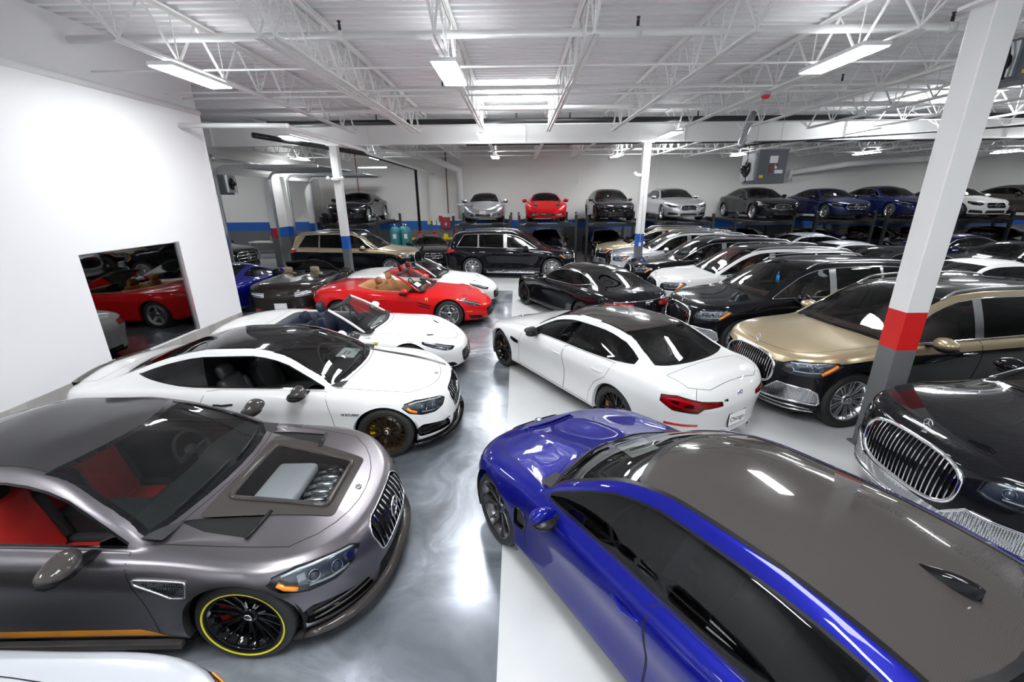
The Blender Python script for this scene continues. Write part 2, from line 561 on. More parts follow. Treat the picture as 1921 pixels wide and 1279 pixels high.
    for k in range(0, len(SF.P), 7): s_ += np.dot(SF.P[k]-c, SF.N[k])
    if s_ < 0:
        SF.N = [-n for n in SF.N]; SF.F = [tuple(reversed(f)) for f in SF.F]
    SF.info = dict(top=top, bz=bz, ry=ry, rz=rz, xr0=xr0, xr1=xr1, Yo=Yo, zs=zs, uf=uf, ur=ur)
    return SF
# ---------------------------------------------------------------- shared car materials
BLK = mat('black_trim', (.008,.008,.009), rough=.32, spec=.25)
RUB = mat('tyre_rubber', (.018,.018,.018), rough=.62)
INN = mat('cabin_lining', (.02,.02,.022), rough=.8)
CHR = mat('chrome', (.82,.83,.85), rough=.07, metal=1)
ALU = mat('brushed_metal', (.6,.61,.63), rough=.25, metal=1)
GBK = mat('gloss_black', (.005,.005,.006), rough=.12, coat=1, spec=.02)
GAP = mat('shut_gap', (.004,.004,.004), rough=.9)
WHT = mat('white_print', (.85,.85,.85), rough=.5)
LENS = glass('lamp_lens', (.86,.9,.93))
REF = mat('lamp_reflector', (.62,.64,.68), rough=.12, metal=1)
LBODY = mat('lamp_bezel', (.20,.21,.23), rough=.22, metal=.75)
LBRT = mat('bright_lamp_bowl', (.92,.93,.95), rough=.35)
AMB = mat('amber_lens', (.90,.24,.01), rough=.15, coat=1)
TAIL = mat('red_lens', (.55,.012,.01), rough=.12, coat=1)
DRL = mat('lamp_white_element', (.9,.92,.95), rough=.2)
GFR = glass('windscreen_glass', (.62,.70,.68))
GSD = glass('side_window_glass', (.40,.45,.44))
GTI = glass('tinted_window_glass', (.035,.04,.042), ior=1.42)
DISC = mat('brake_disc', (.35,.34,.33), rough=.35, metal=1)
def meshmat(name, c1, c2, scale=60.0, metal=1.0):
    if name in MATS: return MATS[name]
    m = mat(name, c1, rough=.22, metal=metal)
    nt = m.node_tree; b = nt.nodes['Principled BSDF']
    tc = nt.nodes.new('ShaderNodeTexCoord'); v = nt.nodes.new('ShaderNodeTexVoronoi'); v.feature = 'DISTANCE_TO_EDGE'; v.inputs['Scale'].default_value = scale
    v.inputs['Randomness'].default_value = .25
    r = nt.nodes.new('ShaderNodeValToRGB'); r.color_ramp.elements[0].position = .10; r.color_ramp.elements[0].color = tuple(c1)+(1,)
    r.color_ramp.elements[1].position = .16; r.color_ramp.elements[1].color = tuple(c2)+(1,)
    nt.links.new(tc.outputs['Object'], v.inputs['Vector']); nt.links.new(v.outputs['Distance'], r.inputs[0]); nt.links.new(r.outputs[0], b.inputs['Base Color'])
    return m
CMESH = meshmat('chrome_mesh', (.8,.82,.85), (.04,.04,.04), 90)
BMESH_ = meshmat('black_mesh', (.05,.05,.05), (.003,.003,.003), 40, .3)

_mc = {}
def inst(key, name, parent, maker, loc=(0,0,0), rot=(0,0,0), scl=None):
    """a part made once and shared by every car that has it"""
    if key not in _mc:
        o = maker(); _mc[key] = o.data; bpy.data.objects.remove(o)
    o = bpy.data.objects.new(name, _mc[key]); link(o, parent)
    o.location = loc; o.rotation_euler = rot
    if scl: o.scale = scl
    return o

def text_mesh(txt, size, material, name='lettering', ext=.002, parent=None, align='CENTER', mtx=None, shear=0.0):
    cu = bpy.data.curves.new('lettering', 'FONT'); cu.body = txt; cu.size = size; cu.extrude = ext; cu.align_x = align; cu.align_y = 'CENTER'; cu.shear = shear
    ob = bpy.data.objects.new('lettering_src', cu); COL.objects.link(ob)
    dg = bpy.context.evaluated_depsgraph_get(); dg.update()
    me = bpy.data.meshes.new_from_object(ob.evaluated_get(dg))
    bpy.data.objects.remove(ob); bpy.data.curves.remove(cu)
    me.materials.clear(); me.materials.append(material)
    o = bpy.data.objects.new(name, me); link(o, parent)
    if mtx is not None: o.matrix_local = mtx
    return o

def frame_mtx(P, right, up):
    r = Vector(right).normalized(); u = Vector(up); n = r.cross(u).normalized(); u = n.cross(r).normalized()
    return Matrix(((r.x, u.x, n.x, P[0]), (r.y, u.y, n.y, P[1]), (r.z, u.z, n.z, P[2]), (0, 0, 0, 1)))

def star_mesh(R, t=.012, n=24):
    mb = MB(); pts = [(R*math.cos(2*math.pi*i/n), R*math.sin(2*math.pi*i/n), 0) for i in range(n)]
    mb.tube(pts, R*.10, 6, closed=True)
    for k in range(3):
        a = math.pi/2+k*2*math.pi/3
        tip = Vector((R*math.cos(a), R*math.sin(a), 0)); s = Vector((-math.sin(a), math.cos(a), 0))*R*.17
        mb.add([s, tip, -s, (0, 0, R*.12)], [(0, 1, 3), (1, 2, 3), (2, 0, 3), (0, 2, 1)])
    return mb

# ---------------------------------------------------------------- wheels
WST = {  # n, half angle at rim, half angle at hub, width hub, width rim, extra
 'cross':  dict(n=10, d=.155, h=.02, w0=.020, w1=.014, deep=.035),
 'y5':     dict(n=5, d=.25, h=.05, w0=.034, w1=.024, deep=.03),
 'v7':     dict(n=7, d=.16, h=.03, w0=.026, w1=.018, deep=.03),
 'multi':  dict(n=10, d=.10, h=.14, w0=.020, w1=.024, deep=.02, disk=.085),
 'turbine':dict(n=22, d=.045, h=.0, w0=.012, w1=.012, deep=.02, disk=.08),
 'star5':  dict(n=5, d=.0, h=.0, w0=.075, w1=.055, deep=.03),
 'ten':    dict(n=10, d=.0, h=.0, w0=.034, w1=.026, deep=.03),
}
def wheel(parent, loc, side, rw, rr, style, rim, wid=.25, tyre_line=None, caliper=None, badge=None, lod=1):
    def tyre():
        mb = MB(); h = wid/2; n = 48 if lod else 28
        prof = [(rr-.012, -h*.86), (rr+.004, -h*.95), (rr+.35*(rw-rr), -h*1.02), (rw-.018, -h*.93), (rw, -h*.74), (rw, h*.74), (rw-.018, h*.93), (rr+.35*(rw-rr), h*1.02), (rr+.004, h*.95), (rr-.012, h*.86)]
        mb.lathe(prof, n)
        # tread grooves
        if lod:
            for g in (-.5, -.17, .17, .5):
                mb.lathe([(rw+.0008, g*h-.006), (rw+.0008, g*h+.006)], n, mi=1)
            for k in range(n):
                for s_ in (-1, 1):
                    a = 2*math.pi*(k+.5)/n; mb.box((0, 0, 0), (.006, h*.22, .003), 1)
                    for q in range(8):
                        v = Vector(mb.v[-8+q]); v = v+Vector((0, s_*h*.60, rw+.0))
                        v = Matrix.Rotation(a, 3, 'Y') @ v; mb.v[-8+q] = tuple(v)
        mats = [RUB, GAP]
        if tyre_line: mb.lathe([(rr+.010, h*.985), (rr+.022, h*1.005)], n, mi=2); mats.append(tyre_line)
        return mb.build('wheel', mats)
    def rimm():
        s = WST[style]; mb = MB(); h = wid/2; n = 48 if lod else 28
        prof = [(rr-.003, -h*.8), (rr-.045, -h*.7), (rr-.055, 0), (rr-.035, h*.62), (rr-.012, h*.80), (rr+.004, h*.93), (rr-.004, h*.97), (rr-.014, h*.90)]
        mb.lathe(prof, n)
        yo = h*.72; yi = yo-s['deep']
        for k in range(s['n']):
            a0 = 2*math.pi*k/s['n']+math.pi/2
            for sg in ((1,) if s['d'] == 0 else (-1, 1)):
                a1 = a0+sg*s['d']; ah = a0+sg*s['h']
                p0 = Vector((.045*math.cos(ah), yi, .045*math.sin(ah))); p1 = Vector(((rr-.012)*math.cos(a1), yo+.012, (rr-.012)*math.sin(a1)))
                pm = Vector(((rr*.55)*math.cos(lerp(ah, a1, .5)), yi+.014, (rr*.55)*math.sin(lerp(ah, a1, .5))))
                for (A, B, wa, wb) in ((p0, pm, s['w0'], (s['w0']+s['w1'])/2), (pm, p1, (s['w0']+s['w1'])/2, s['w1'])):
                    d = (B-A).normalized(); sd = d.cross(Vector((0, 1, 0))).normalized(); up = Vector((0, 1, 0))
                    vs = []
                    for (p, w_) in ((A, wa), (B, wb)):
                        vs += [p-sd*w_/2-up*.022, p+sd*w_/2-up*.022, p+sd*w_*.36, p-sd*w_*.36]
                    mb.add(vs, [(3,2,1,0),(4,5,6,7),(0,1,5,4),(1,2,6,5),(2,3,7,6),(3,0,4,7)], 1)
        rh = s.get('disk', .065)
        mb.lathe([(0, yi+.022), (rh*.55, yi+.020), (rh, yi+.006), (rh, yi-.02)], 24, mi=1)
        mb.lathe([(0, yi+.026), (.030, yi+.025), (.032, yi+.018)], 16, mi=2)
        return mb.build('rim', [rim, rim, badge or BLK])
    key = (style, rw, rr, wid, lod, rim.name)
    rz = math.pi if side < 0 else 0
    t = inst(('tyre', rw, rr, wid, lod, tyre_line.name if tyre_line else ''), 'wheel', parent, tyre, loc, (0, 0, rz))
    inst(('rim',)+key+(badge.name if badge else '',), 'rim', t, rimm)
    def disc():
        mb = MB(); mb.lathe([(.05, -.01), (rr*.78, -.01), (rr*.78, .012), (.05, .012)], 28, closed=True); return mb.build('brake_disc', DISC)
    inst(('disc', rr), 'brake_disc', t, disc, (0, .0, 0))
    if caliper:
        def cal():
            mb = MB(); vs = []; n = 8
            for i in range(n+1):
                a = math.pi*.0-.42+.84*i/n
                for (r, y) in ((rr*.62, -.02), (rr*.62, .045), (rr*.86, .045), (rr*.86, -.02)): vs.append((r*math.cos(a), y, r*math.sin(a)))
            fs = [(i*4+k, i*4+(k+1) % 4, (i+1)*4+(k+1) % 4, (i+1)*4+k) for i in range(n) for k in range(4)]+[(3,2,1,0), (n*4, n*4+1, n*4+2, n*4+3)]
            mb.add(vs, fs); return mb.build('brake_caliper', caliper)
        inst(('cal', rr, caliper.name), 'brake_caliper', t, cal)
    return t

# ---------------------------------------------------------------- interior
def rbox(mb, c, d, r=.03, mi=0, rot=None, n=3):
    """rounded box"""
    x, y, z = d[0]/2, d[1]/2, d[2]/2; r = min(r, x*.95, y*.95, z*.95)
    ring = []
    for q, (sx, sy) in enumerate(((1, 1), (-1, 1), (-1, -1), (1, -1))):
        for i in range(n+1):
            a = math.pi/2*(q+i/n); ring.append((sx*(x-r)+r*math.cos(a), sy*(y-r)+r*math.sin(a)))
    lev = []
    for i in range(n+1):
        a = math.pi/2*i/n; lev.append((-z+r-r*math.cos(a), 1-(r*(1-math.sin(a)))))
    N = len(ring); vs = []; rows = []
    zl = [(-z+r*(1-math.cos(math.pi/2*i/n)), r*(1-math.sin(math.pi/2*i/n))) for i in range(n+1)]
    zl += [(-a, b) for a, b in reversed(zl)]
    for (zz, ins) in zl:
        for (px, py) in ring:
            qx = px-math.copysign(min(ins, abs(px)), px)*(1 if abs(px) > 1e-9 else 0); qy = py-math.copysign(min(ins, abs(py)), py)
            vs.append(Vector((qx, qy, zz)))
    if rot is not None: vs = [rot @ v for v in vs]
    c = Vector(c); fs = []
    for j in range(len(zl)-1):
        for i in range(N): fs.append((j*N+i, j*N+(i+1) % N, (j+1)*N+(i+1) % N, (j+1)*N+i))
    fs.append(tuple(reversed(range(N)))); fs.append(tuple((len(zl)-1)*N+i for i in range(N)))
    mb.add([v+c for v in vs], fs, mi, True)
def seat(parent, x, y, z, m, dark, two=False):
    def mk():
        mb = MB(); R = Matrix.Rotation(.30, 3, 'Y')
        bm = 2 if two else 0
        rbox(mb, (0, 0, .12), (.50, .46, .16), .05, 0)
        for s_ in (-1, 1): rbox(mb, (0, s_*.235, .17), (.46, .08, .15), .035, bm); rbox(mb, (.30, s_*.22, .45), (.14, .08, .46), .035, bm, R)
        rbox(mb, (.31, 0, .47), (.13, .40, .60), .05, 0, R)
        for i in range(5): mb.bar(Vector((.235+.036*i+.0, -.15, .26+.09*i)), Vector((.235+.036*i, .15, .26+.09*i)), .012, .008, 1)
        rbox(mb, (.415, 0, .835), (.11, .25, .19), .05, bm, R)
        return mb.build('seat', [m, dark, INN])
    return inst(('seat', m.name, two), 'seat', parent, mk, (x, y, z))
def interior(root, S, C):
    """floor, dashboard, wheel, seats"""
    sm = C.get('seat', INN); L = S['L']; hw = S['W']/2
    i = S['cab']; xd, xs, xr, zf = i['dash'], i['seat'], i['rear'], i.get('z', .30)
    w = hw-.17
    z1 = i['zd']
    def tub():
        mb = MB()
        mb.add([(xd-.25, -w, zf-.06), (xr+.5, -w, zf-.06), (xr+.5, w, zf-.06), (xd-.25, w, zf-.06)], [(0, 1, 2, 3)])
        for s_ in (-1, 1): mb.box(((xd+xr)/2+.1, s_*(w+.03), (zf+z1)/2-.06), (xr-xd+.7, .05, z1-zf-.02))
        mb.box((xr+.52, 0, (zf+z1)/2), (.05, 2*w, z1-zf)); mb.box((xd-.22, 0, (zf+z1)/2-.05), (.05, 2*w, z1-zf-.1))
        mb.box(((xd+xs)/2+.1, 0, zf+.14), (xr-xd-.3, .22, .28))
        return mb.build('cabin_floor', C.get('trim', INN))
    inst(('tub', S['name'], C.get('trim', INN).name), 'cabin_floor', root, tub)
    def dash():
        mb = MB(); n = 14; vs = []
        prof = [(-.32, .02), (-.12, .045), (.06, .05), (.16, .01), (.19, -.06), (.15, -.16), (.10, -.32)]
        for k in range(n+1):
            y = -w+2*w*k/n; hump = .035*math.exp(-((y+.38)/.2)**2)
            bow = -.12*(abs(y)/w)**2
            for (a, b) in prof: vs.append((xd+a-bow*.6 if a < 0 else xd+a, y, z1+b+(hump if -.2 < a < .18 else 0)-.03))
        M = len(prof)
        mb.add(vs, [(k*M+j, k*M+j+1, (k+1)*M+j+1, (k+1)*M+j) for k in range(n) for j in range(M-1)], 0, True)
        mb.box((xd+.14, 0, z1-.02), (.03, .30, .16), 1); mb.box((xd+.19, 0, z1-.24), (.10, .24, .30), 1)
        return mb.build('dashboard', [C.get('dash', INN), GBK])
    inst(('dash', S['name'], C.get('dash', INN).name), 'dashboard', root, dash)
    def sw():
        mb = MB(); R_ = .18; n = 24
        mb.tube([(0, R_*math.cos(2*math.pi*k/n), R_*math.sin(2*math.pi*k/n)) for k in range(n)], .016, 8, closed=True)
        mb.ell((0.02, 0, 0), (.035, .075, .06), 12, 8, 0)
        for a in (0, math.pi, -math.pi/2): mb.bar((.01, .05*math.cos(a), .05*math.sin(a)), (0, R_*math.cos(a), R_*math.sin(a)), .035, .012, 1)
        return mb.build('steering_wheel', [INN, ALU])
    inst(('sw',), 'steering_wheel', root, sw, (xd+.34, -.37, z1-.04), (0, .42, 0))
    for s_ in (-1, 1):
        seat(root, xs+i.get('sx', 0), s_*.37, zf-.02+i.get('sz', 0), sm, C.get('seam', INN), C.get('two_tone_seats', False))
    if i.get('rearseat', True):
        def rs():
            mb = MB(); R = Matrix.Rotation(.38, 3, 'Y')
            rbox(mb, (0, 0, .16), (.46, 1.16, .18), .06); rbox(mb, (.28, 0, .46), (.14, 1.16, .52), .06, 0, R)
            for s_ in (-1, 1): rbox(mb, (.40, s_*.36, .74), (.09, .24, .15), .04, 0, R)
            return mb.build('rear_seat', sm)
        inst(('rs', sm.name), 'rear_seat', root, rs, (xr-.05, 0, zf-.02))

def ribbon(pts, w, off, mi=0, mb=None, closed=False):
    """pts: list of (P,N); flat strip of width w following the surface"""
    mb = mb or MB(); pts = [p for p in pts if p is not None]; n = len(pts)
    if n < 2: return mb
    vs = []
    for k in range(n):
        P, N = pts[k]
        a = pts[(k+1) % n if closed else min(k+1, n-1)][0]; b = pts[(k-1) % n if closed else max(k-1, 0)][0]
        t = (a-b)
        if t.length < 1e-9: t = Vector((1, 0, 0))
        s = t.cross(N).normalized()
        vs += [P+N*off-s*w/2, P+N*off+s*w/2]
    m = n if closed else n-1
    mb.add(vs, [(2*k, 2*k+1, 2*((k+1) % n)+1, 2*((k+1) % n)) for k in range(m)], mi, True)
    return mb
def densify(poly, step=.03, closed=True):
    out = []; n = len(poly)
    for k in range(n if closed else n-1):
        a = poly[k]; b = poly[(k+1) % n]; d = math.hypot(b[0]-a[0], b[1]-a[1]); m = max(1, int(d/step))
        for i in range(m): out.append((lerp(a[0], b[0], i/m), lerp(a[1], b[1], i/m)))
    if not closed: out.append(poly[-1])
    return out
def rpoly(poly, r=.03, n=4):
    """round the corners of a polygon"""
    out = []; N = len(poly)
    for k in range(N):
        p = Vector(poly[k]); a = Vector(poly[k-1]); b = Vector(poly[(k+1) % N])
        da = (a-p); db = (b-p); ra = min(r, da.length*.45); rb = min(r, db.length*.45)
        A = p+da.normalized()*ra; B = p+db.normalized()*rb
        for i in range(n+1):
            t = i/n; q = A*(1-t)**2+p*2*t*(1-t)+B*t*t; out.append((q.x, q.y))
    return out

class Car:
    def __init__(s, S, C):
        """S: shape, C: colours and fittings"""
        s.S, s.C = S, C; s.root = empty(C.get('obj', 'car'), (0, 0, 0)); s.sf = car_surface(S)
        s.L = S['L']; s.hw = S['W']/2; s.gap = MB(); s.trim = MB(); s.trims = [GAP]
        f = s.sf
        s.pr = dict(side=f.probe('side', 'BG', 1), sideG=f.probe('side', 'G', 1), sideB=f.probe('side', 'B', 1), top=f.probe('top', 'TG'), wrap=f.probe('wrap', 'B', 0, xhi=s.L/2), wrapr=f.probe('wrapr', 'B', 0, xlo=s.L/2), rear=f.probe('front', 'T', 0, xlo=s.L-1.0) if S.get('rearglass', 'top') == 'rear' else None)
        if s.pr['rear'] is None: s.pr.pop('rear')
        s.inner = C.get('inner', INN)
    def at(s, mode, a, b, side=1):
        if mode in ('side', 'sideG', 'sideB'):
            r = s.pr[mode](a, b)
            if r is None: return None
            P, N = r
            return (Vector((P.x, P.y*side, P.z)), Vector((N.x, N.y*side, N.z)))
        return s.pr[mode](a, b)
    def line(s, mode, poly, w=.006, off=.0012, closed=True, side=1, mi=0, step=.03, mb=None):
        pts = [s.at(mode, a, b, side) for a, b in densify(poly, step, closed)]
        return ribbon(pts, w, off, mi, mb or s.gap, closed)
    def panel(s, name, poly, mode, regs, side=0, mats=None, inner='y', line=True, xlo=-9, xhi=9, emit=True, parts=None, push=0.0, probe=None):
        s.sf.cut(poly, mode if mode != 'rear' else 'front', regs, side, xlo, xhi, name=name+str(side), parts=parts)
        if line: s.line(probe or mode, poly, side=side or 1)
        if emit:
            return s.sf.emit(name, mats or s.C['paint'], s.root, part=name+str(side), inner=s.inner if inner == 'y' else None, push=push)
    def tubes(s, mode, poly, r, m, name, off=.0, closed=True, side=1, n=8, step=.03, parent=None):
        pts = [s.at(mode, a, b, side) for a, b in densify(poly, step, closed)]
        pts = [p[0]+p[1]*off for p in pts if p is not None]
        return MB().tube(pts, r, n, closed=closed).build(name, m, parent or s.root)
    def ws_poly(s, x0, x1, c, ap, ncol=9, front=True, shrink=0.0):
        i = s.sf.info; ry = i['ry']; sg = 1 if front else -1
        # x0 base centre, x1 top centre
        xb = x0+sg*c; xt = x1+sg*c
        yb = float(ry(xb))-ap-shrink; yt = float(ry(xt))-ap-shrink
        pts = [(x0+sg*c*q*q, q*yb) for q in np.linspace(-1, 1, ncol)]
        pts += [(x, float(ry(x))-ap-shrink) for x in np.linspace(xb, xt, 8)[1:-1]]
        pts += [(x1+sg*c*q*q, q*yt) for q in np.linspace(1, -1, ncol)]
        pts += [(x, -(float(ry(x))-ap-shrink)) for x in np.linspace(xt, xb, 8)[1:-1]]
        return pts
    def build(s):
        S, C, sf = s.S, s.C, s.sf; i = sf.info; L = s.L; opn = S.get('open', False)
        pm = C['paint']; cwf, cwr = S.get('cwf', .17), S.get('cwr', .15)
        # --- wheel openings
        for xw in S['xw']:
            ra = S.get('ra', S['rw']+.045)
            for sd in (1, -1):
                circ = [(xw+ra*math.cos(a), S['rw']+ra*math.sin(a)) for a in np.linspace(0, 2*math.pi, 37)[:-1]]
                sf.cut(circ, 'side', 'B', sd, name='void')
                arc = [(xw+(ra)*math.cos(a), S['rw']+(ra)*math.sin(a)) for a in np.linspace(-.25, math.pi+.25, 30)]
                mb = MB(); vs = []; pts = [s.at('side', a, b, sd) for a, b in arc]
                pts = [p for p in pts if p is not None]
                for P, N in pts: vs += [P, Vector((xw+(P.x-xw)*.97, P.y-sd*.05, S['rw']+(P.z-S['rw'])*.97))]
                mb.add(vs, [(2*k, 2*k+1, 2*k+3, 2*k+2) for k in range(len(pts)-1)], 0, True)
                mb.build('arch_lip', C.get('archmat', pm[-1]), s.root)
        # --- glazing
        if not opn:
            wsp = s.ws_poly(S['ws'][0], S['ws'][1], cwf, .045)
            s.panel('windshield', wsp, 'top', 'TG', 0, [C.get('gf', GFR)], inner=None, line=False)
            s.line('top', s.ws_poly(S['ws'][0], S['ws'][1], cwf, .045), .05, .0015, mi=1, step=.05, mb=s.trim)
            if S.get('rearglass', 'top') == 'top':
                rgp = s.ws_poly(S['rg'][1], S['rg'][0], cwr, .05, front=False)
                s.panel('rear_window', rgp, 'top', 'TG', 0, [C.get('gr', GTI)], inner=None, line=False)
                s.line('top', rgp, .035, .0015, mi=1, step=.05, mb=s.trim)
            else:
                zb0, zt0, yb, yt = S['rgz']
                rgp = rpoly([(-yb, zb0), (yb, zb0), (yt, zt0), (-yt, zt0)], .08)
                s.panel('rear_window', rgp, 'rear', 'T', 0, [C.get('gr', GTI)], inner=None, line=False, xlo=L-1)
            # roof panel
            rf0, rf1 = S['ws'][1]+C.get('roofgap', .03), S['rg'][0]-C.get('roofgap', .03)
            ry = i['ry']
            rp = [(rf0+cwf*q*q, q*(float(ry(rf0+cwf))-.05)) for q in np.linspace(-1, 1, 9)] + [(x, float(ry(x))-.05) for x in np.linspace(rf0+cwf, rf1-cwr, 12)[1:-1]] + \
                 [(rf1-cwr*q*q, q*(float(ry(rf1-cwr))-.05)) for q in np.linspace(1, -1, 9)] + [(x, -(float(ry(x))-.05)) for x in np.linspace(rf1-cwr, rf0+cwf, 12)[1:-1]]
            s.roofpoly = rp
            if C.get('roof_strip'): 
                for sg in (1, -1): s.line('top', [(x, sg*(float(ry(x))-.048)) for x in np.linspace(rf0+cwf-.1, rf1-cwr+.1, 20)], .026, .003, closed=False, mi=1, mb=s.trim)
            s.panel('roof', rp, 'top', 'T', 0, [C.get('roof', pm[0])], line=True)
            # side windows
            up, lo = S.get('dlo_up', .04), S.get('dlo_lo', .02)
            xa, xb = S['dlo']
            rs_, rx_ = S.get('dlo_rise', (0, 0))
            def lowf(x): return float(i['bz'](x))+lo+(rs_*max(0, (x-rx_)/(xb-rx_))**2 if rs_ else 0)
            def upf(x): return float(i['rz'](x))-up
            xs = [x for x in np.linspace(xa, xb, 60) if upf(x) > lowf(x)+.012]
            xa, xb = xs[0], xs[-1]
            rk = S.get('dlo_rake', 0)
            def seg(x0, x1, sl0, sl1):
                lowp = [(x, lowf(x)) for x in np.linspace(x0, x1, 14)]
                u0 = max(x0+sl0, xa); u1 = min(x1+sl1, xb+.0)
                upp = [(x, upf(x)) for x in np.linspace(u1, u0, 16)]
                return lowp+upp
            whole = seg(xa, xb, 0, rk)
            if S.get('dlo_round'): whole = rpoly(whole, .02, 2)
            for sd in (1, -1):
                sf.cut(whole, 'side', 'G', sd, name='pillar%d' % sd)
                pl = S['pillars']; b0 = xa; k = 0; segs = []
                for (px, pw, psl) in pl+[(None, 0, rk)]:
                    x1 = px-pw/2 if px is not None else xb
                    segs.append((b0, x1, (pl[k-1][2] if k else 0), psl if px is not None else rk))
                    if px is not None: b0 = px+pw/2
                    k += 1
                tints = C.get('gs', [GSD, GTI, GTI, GTI])
                for k, (x0, x1, s0, s1) in enumerate(segs):
                    q = seg(x0+.004, x1-.004, s0, s1)
                    if k in C.get('open_windows', ()) and sd == C.get('open_side', -1):
                        sf.cut(q, 'side', 'G', sd, name='void', parts=['pillar%d' % sd]); continue
                    sf.cut(q, 'side', 'G', sd, name='win%d_%d' % (k, sd), parts=['pillar%d' % sd])
                    sf.emit('side_window', [tints[min(k, len(tints)-1)]], s.root, part='win%d_%d' % (k, sd))
                sf.emit('window_pillar', [C.get('pillar', GBK)], s.root, part='pillar%d' % sd, inner=s.inner)
                s.line('sideG', whole, .016, .002, side=sd, mi=1, mb=s.trim, step=.05)
                if C.get('dlo_trim'):
                    s.tubes('sideG', whole, .009, C['dlo_trim'], 'window_trim', off=.006, side=sd, n=6, step=.06)
        # --- hood
        hx = S['hood']; nc = 9
        wf_ = pchip(S.get('hoodw', [(hx[0], .60), (hx[0]+.4, .70), (hx[1], .78)]))
        nose = [(hx[0]+(hx[2])*abs(q)**2.2, q*float(wf_(hx[0]))) for q in np.linspace(-1, 1, nc)]
        hp = nose+[(x, float(wf_(x))) for x in np.linspace(hx[0]+hx[2], hx[1]+cwf, 8)[1:]] + [(hx[1]+cwf*q*q, q*float(wf_(hx[1]))) for q in np.linspace(1, -1, nc)][1:-1] + \
             [(x, -float(wf_(x))) for x in np.linspace(hx[1]+cwf, hx[0]+hx[2], 8)[:-1]]
        s.hoodpoly = hp
        if C.get('pre_hood'): C['pre_hood'](s)
        s.panel('hood', hp, 'top', 'T', 0, [C.get('hood', pm[0])] if not callable(C.get('hood')) else None, xhi=L*.5)
        # --- doors
        for (n_, poly) in S['doors']:
            for sd in (1, -1):
                s.panel('door', poly, 'side', 'B', sd, inner=None, probe='sideB')
                if n_: # handle
                    pass
                s.sf.part = ['done' if p == 'door%d' % sd else p for p in s.sf.part]
        for (hx_, hz_) in S.get('handles', []):
            for sd in (1, -1):
                r = s.at('sideB', hx_, hz_, sd)
                if r:
                    P, N = r; mb = MB(); mb.tube([P+Vector((d, 0, 0))+N*(.022 if abs(d) < .09 else .0) for d in (-.11, -.09, 0, .09, .11)], .011, 8)
                    mb.build('door_handle', C.get('handle', pm[-1]), s.root)
        # --- trunk
        if S.get('trunk'):
            tx0, tx1, tw0, tw1 = S['trunk']
            tp = [(tx0, -tw0), (tx0, tw0), (tx1, tw1), (tx1, -tw1)]
            s.panel('trunk_lid', tp, 'top', 'T', 0, [C.get('trunkmat', pm[0])], xlo=L*.5)
        # --- lamps, grilles
        for fn in C['face']+C.get('tail', []): fn(s)
        # --- body remainder
        sf.emit('body', pm, s.root, part='body', inner=s.inner)
        if s.gap.v: s.gap.build('shut_line', GAP, s.root)
        if s.trim.v: s.trim.build('window_seal', [GBK, C.get('seal', GBK)], s.root)
        # --- underbody and wheel wells
        def ub():
            mb = MB(); hw = s.hw; rw = S['rw']; x1, x2 = S['xw']
            mb.box((L/2, 0, .20), (L-.5, 2*hw-.55, .06)); mb.box(((x1+x2)/2, 0, .22), (x2-x1-2*rw-.1, 2*hw-.16, .06))
            for xw in (x1, x2):
                for sd in (1, -1):
                    n = 18; R_ = rw+.06; y0, y1 = sd*(hw-.40), sd*(hw-.045); vs = []
                    for k in range(n+1):
                        a = -.5+(math.pi+1.0)*k/n; vs += [(xw+R_*math.cos(a), y0, rw+R_*math.sin(a)), (xw+R_*math.cos(a), y1, rw+R_*math.sin(a))]
                    mb.add(vs, [(2*k, 2*k+1, 2*k+3, 2*k+2) for k in range(n)], 0, True)
                    mb.add([(xw+R_*math.cos(a), y0, rw+R_*math.sin(a)) for a in np.linspace(-.5, math.pi+.5, n)], [tuple(range(n))], 0)
            return mb.build('underbody', GAP)
        inst(('ub', S['name']), 'underbody', s.root, ub)
        # --- wheels
        W = C['wheel']
        for k, xw in enumerate(S['xw']):
            for sd in (1, -1):
                wd = W.get('wid', .245)
                wheel(s.root, (xw, sd*(s.hw-.022-wd/2+W.get('poke', 0)), S['rw']), sd, S['rw'], W['rr'], W['style'], W['rim'], wd, W.get('line'), W.get('caliper'), W.get('badge'), W.get('lod', 1))
        # --- mirrors
        mx, mz = S['mirror']
        for sd in (1, -1):
            key = ('mir', S['name'], sd, C.get('mirror', pm[0]).name)
            def mk():
                mb = MB(); sc = S.get('mirs', 1.0)
                def fn(q, p):
                    o_ = p.y*sd; q = Vector((q.x*(1.0 if p.x < 0 else .35)*(.82+.25*o_ if p.x < 0 else 1), q.y, q.z*(.92-.16*o_)*(1 if p.z > 0 else .75)+.012*o_))
                    return q
                mb.ell((0, 0, 0), (.13*sc, .135*sc, .085*sc), 18, 12, 0, fn)
                mb.ell((.012*sc, 0, -.045*sc), (.10*sc, .12*sc, .05*sc), 14, 8, 1)
                mb.bar((-.01, -sd*.07*sc, -.045), (-.03, -sd*.20, -.075), .07, .03, 1)
                return mb.build('mirror', [C.get('mirror', pm[0]), BLK])
            inst(key, 'mirror', s.root, mk, (mx, sd*(s.hw+S.get('mirdy', .09)), mz))
        if S.get('cab'): interior(s.root, S, C)
        # wipers
        if not opn and C.get('wipers', True):
            wx = S['ws'][0]; ap = []
            for y0, y1 in ((-.05, -.62), (.55, -.0)):
                pts = []
                for t in np.linspace(0, 1, 8):
                    y = lerp(y0, y1, t); x = wx+.035+cwf*(y/.75)**2+.03*t
                    r = s.pr['top'](x, y)
                    if r: pts.append(r[0]+r[1]*.02)
                if len(pts) > 2: MB().tube(pts, .008, 6).build('wiper', BLK, s.root)
        return s.root
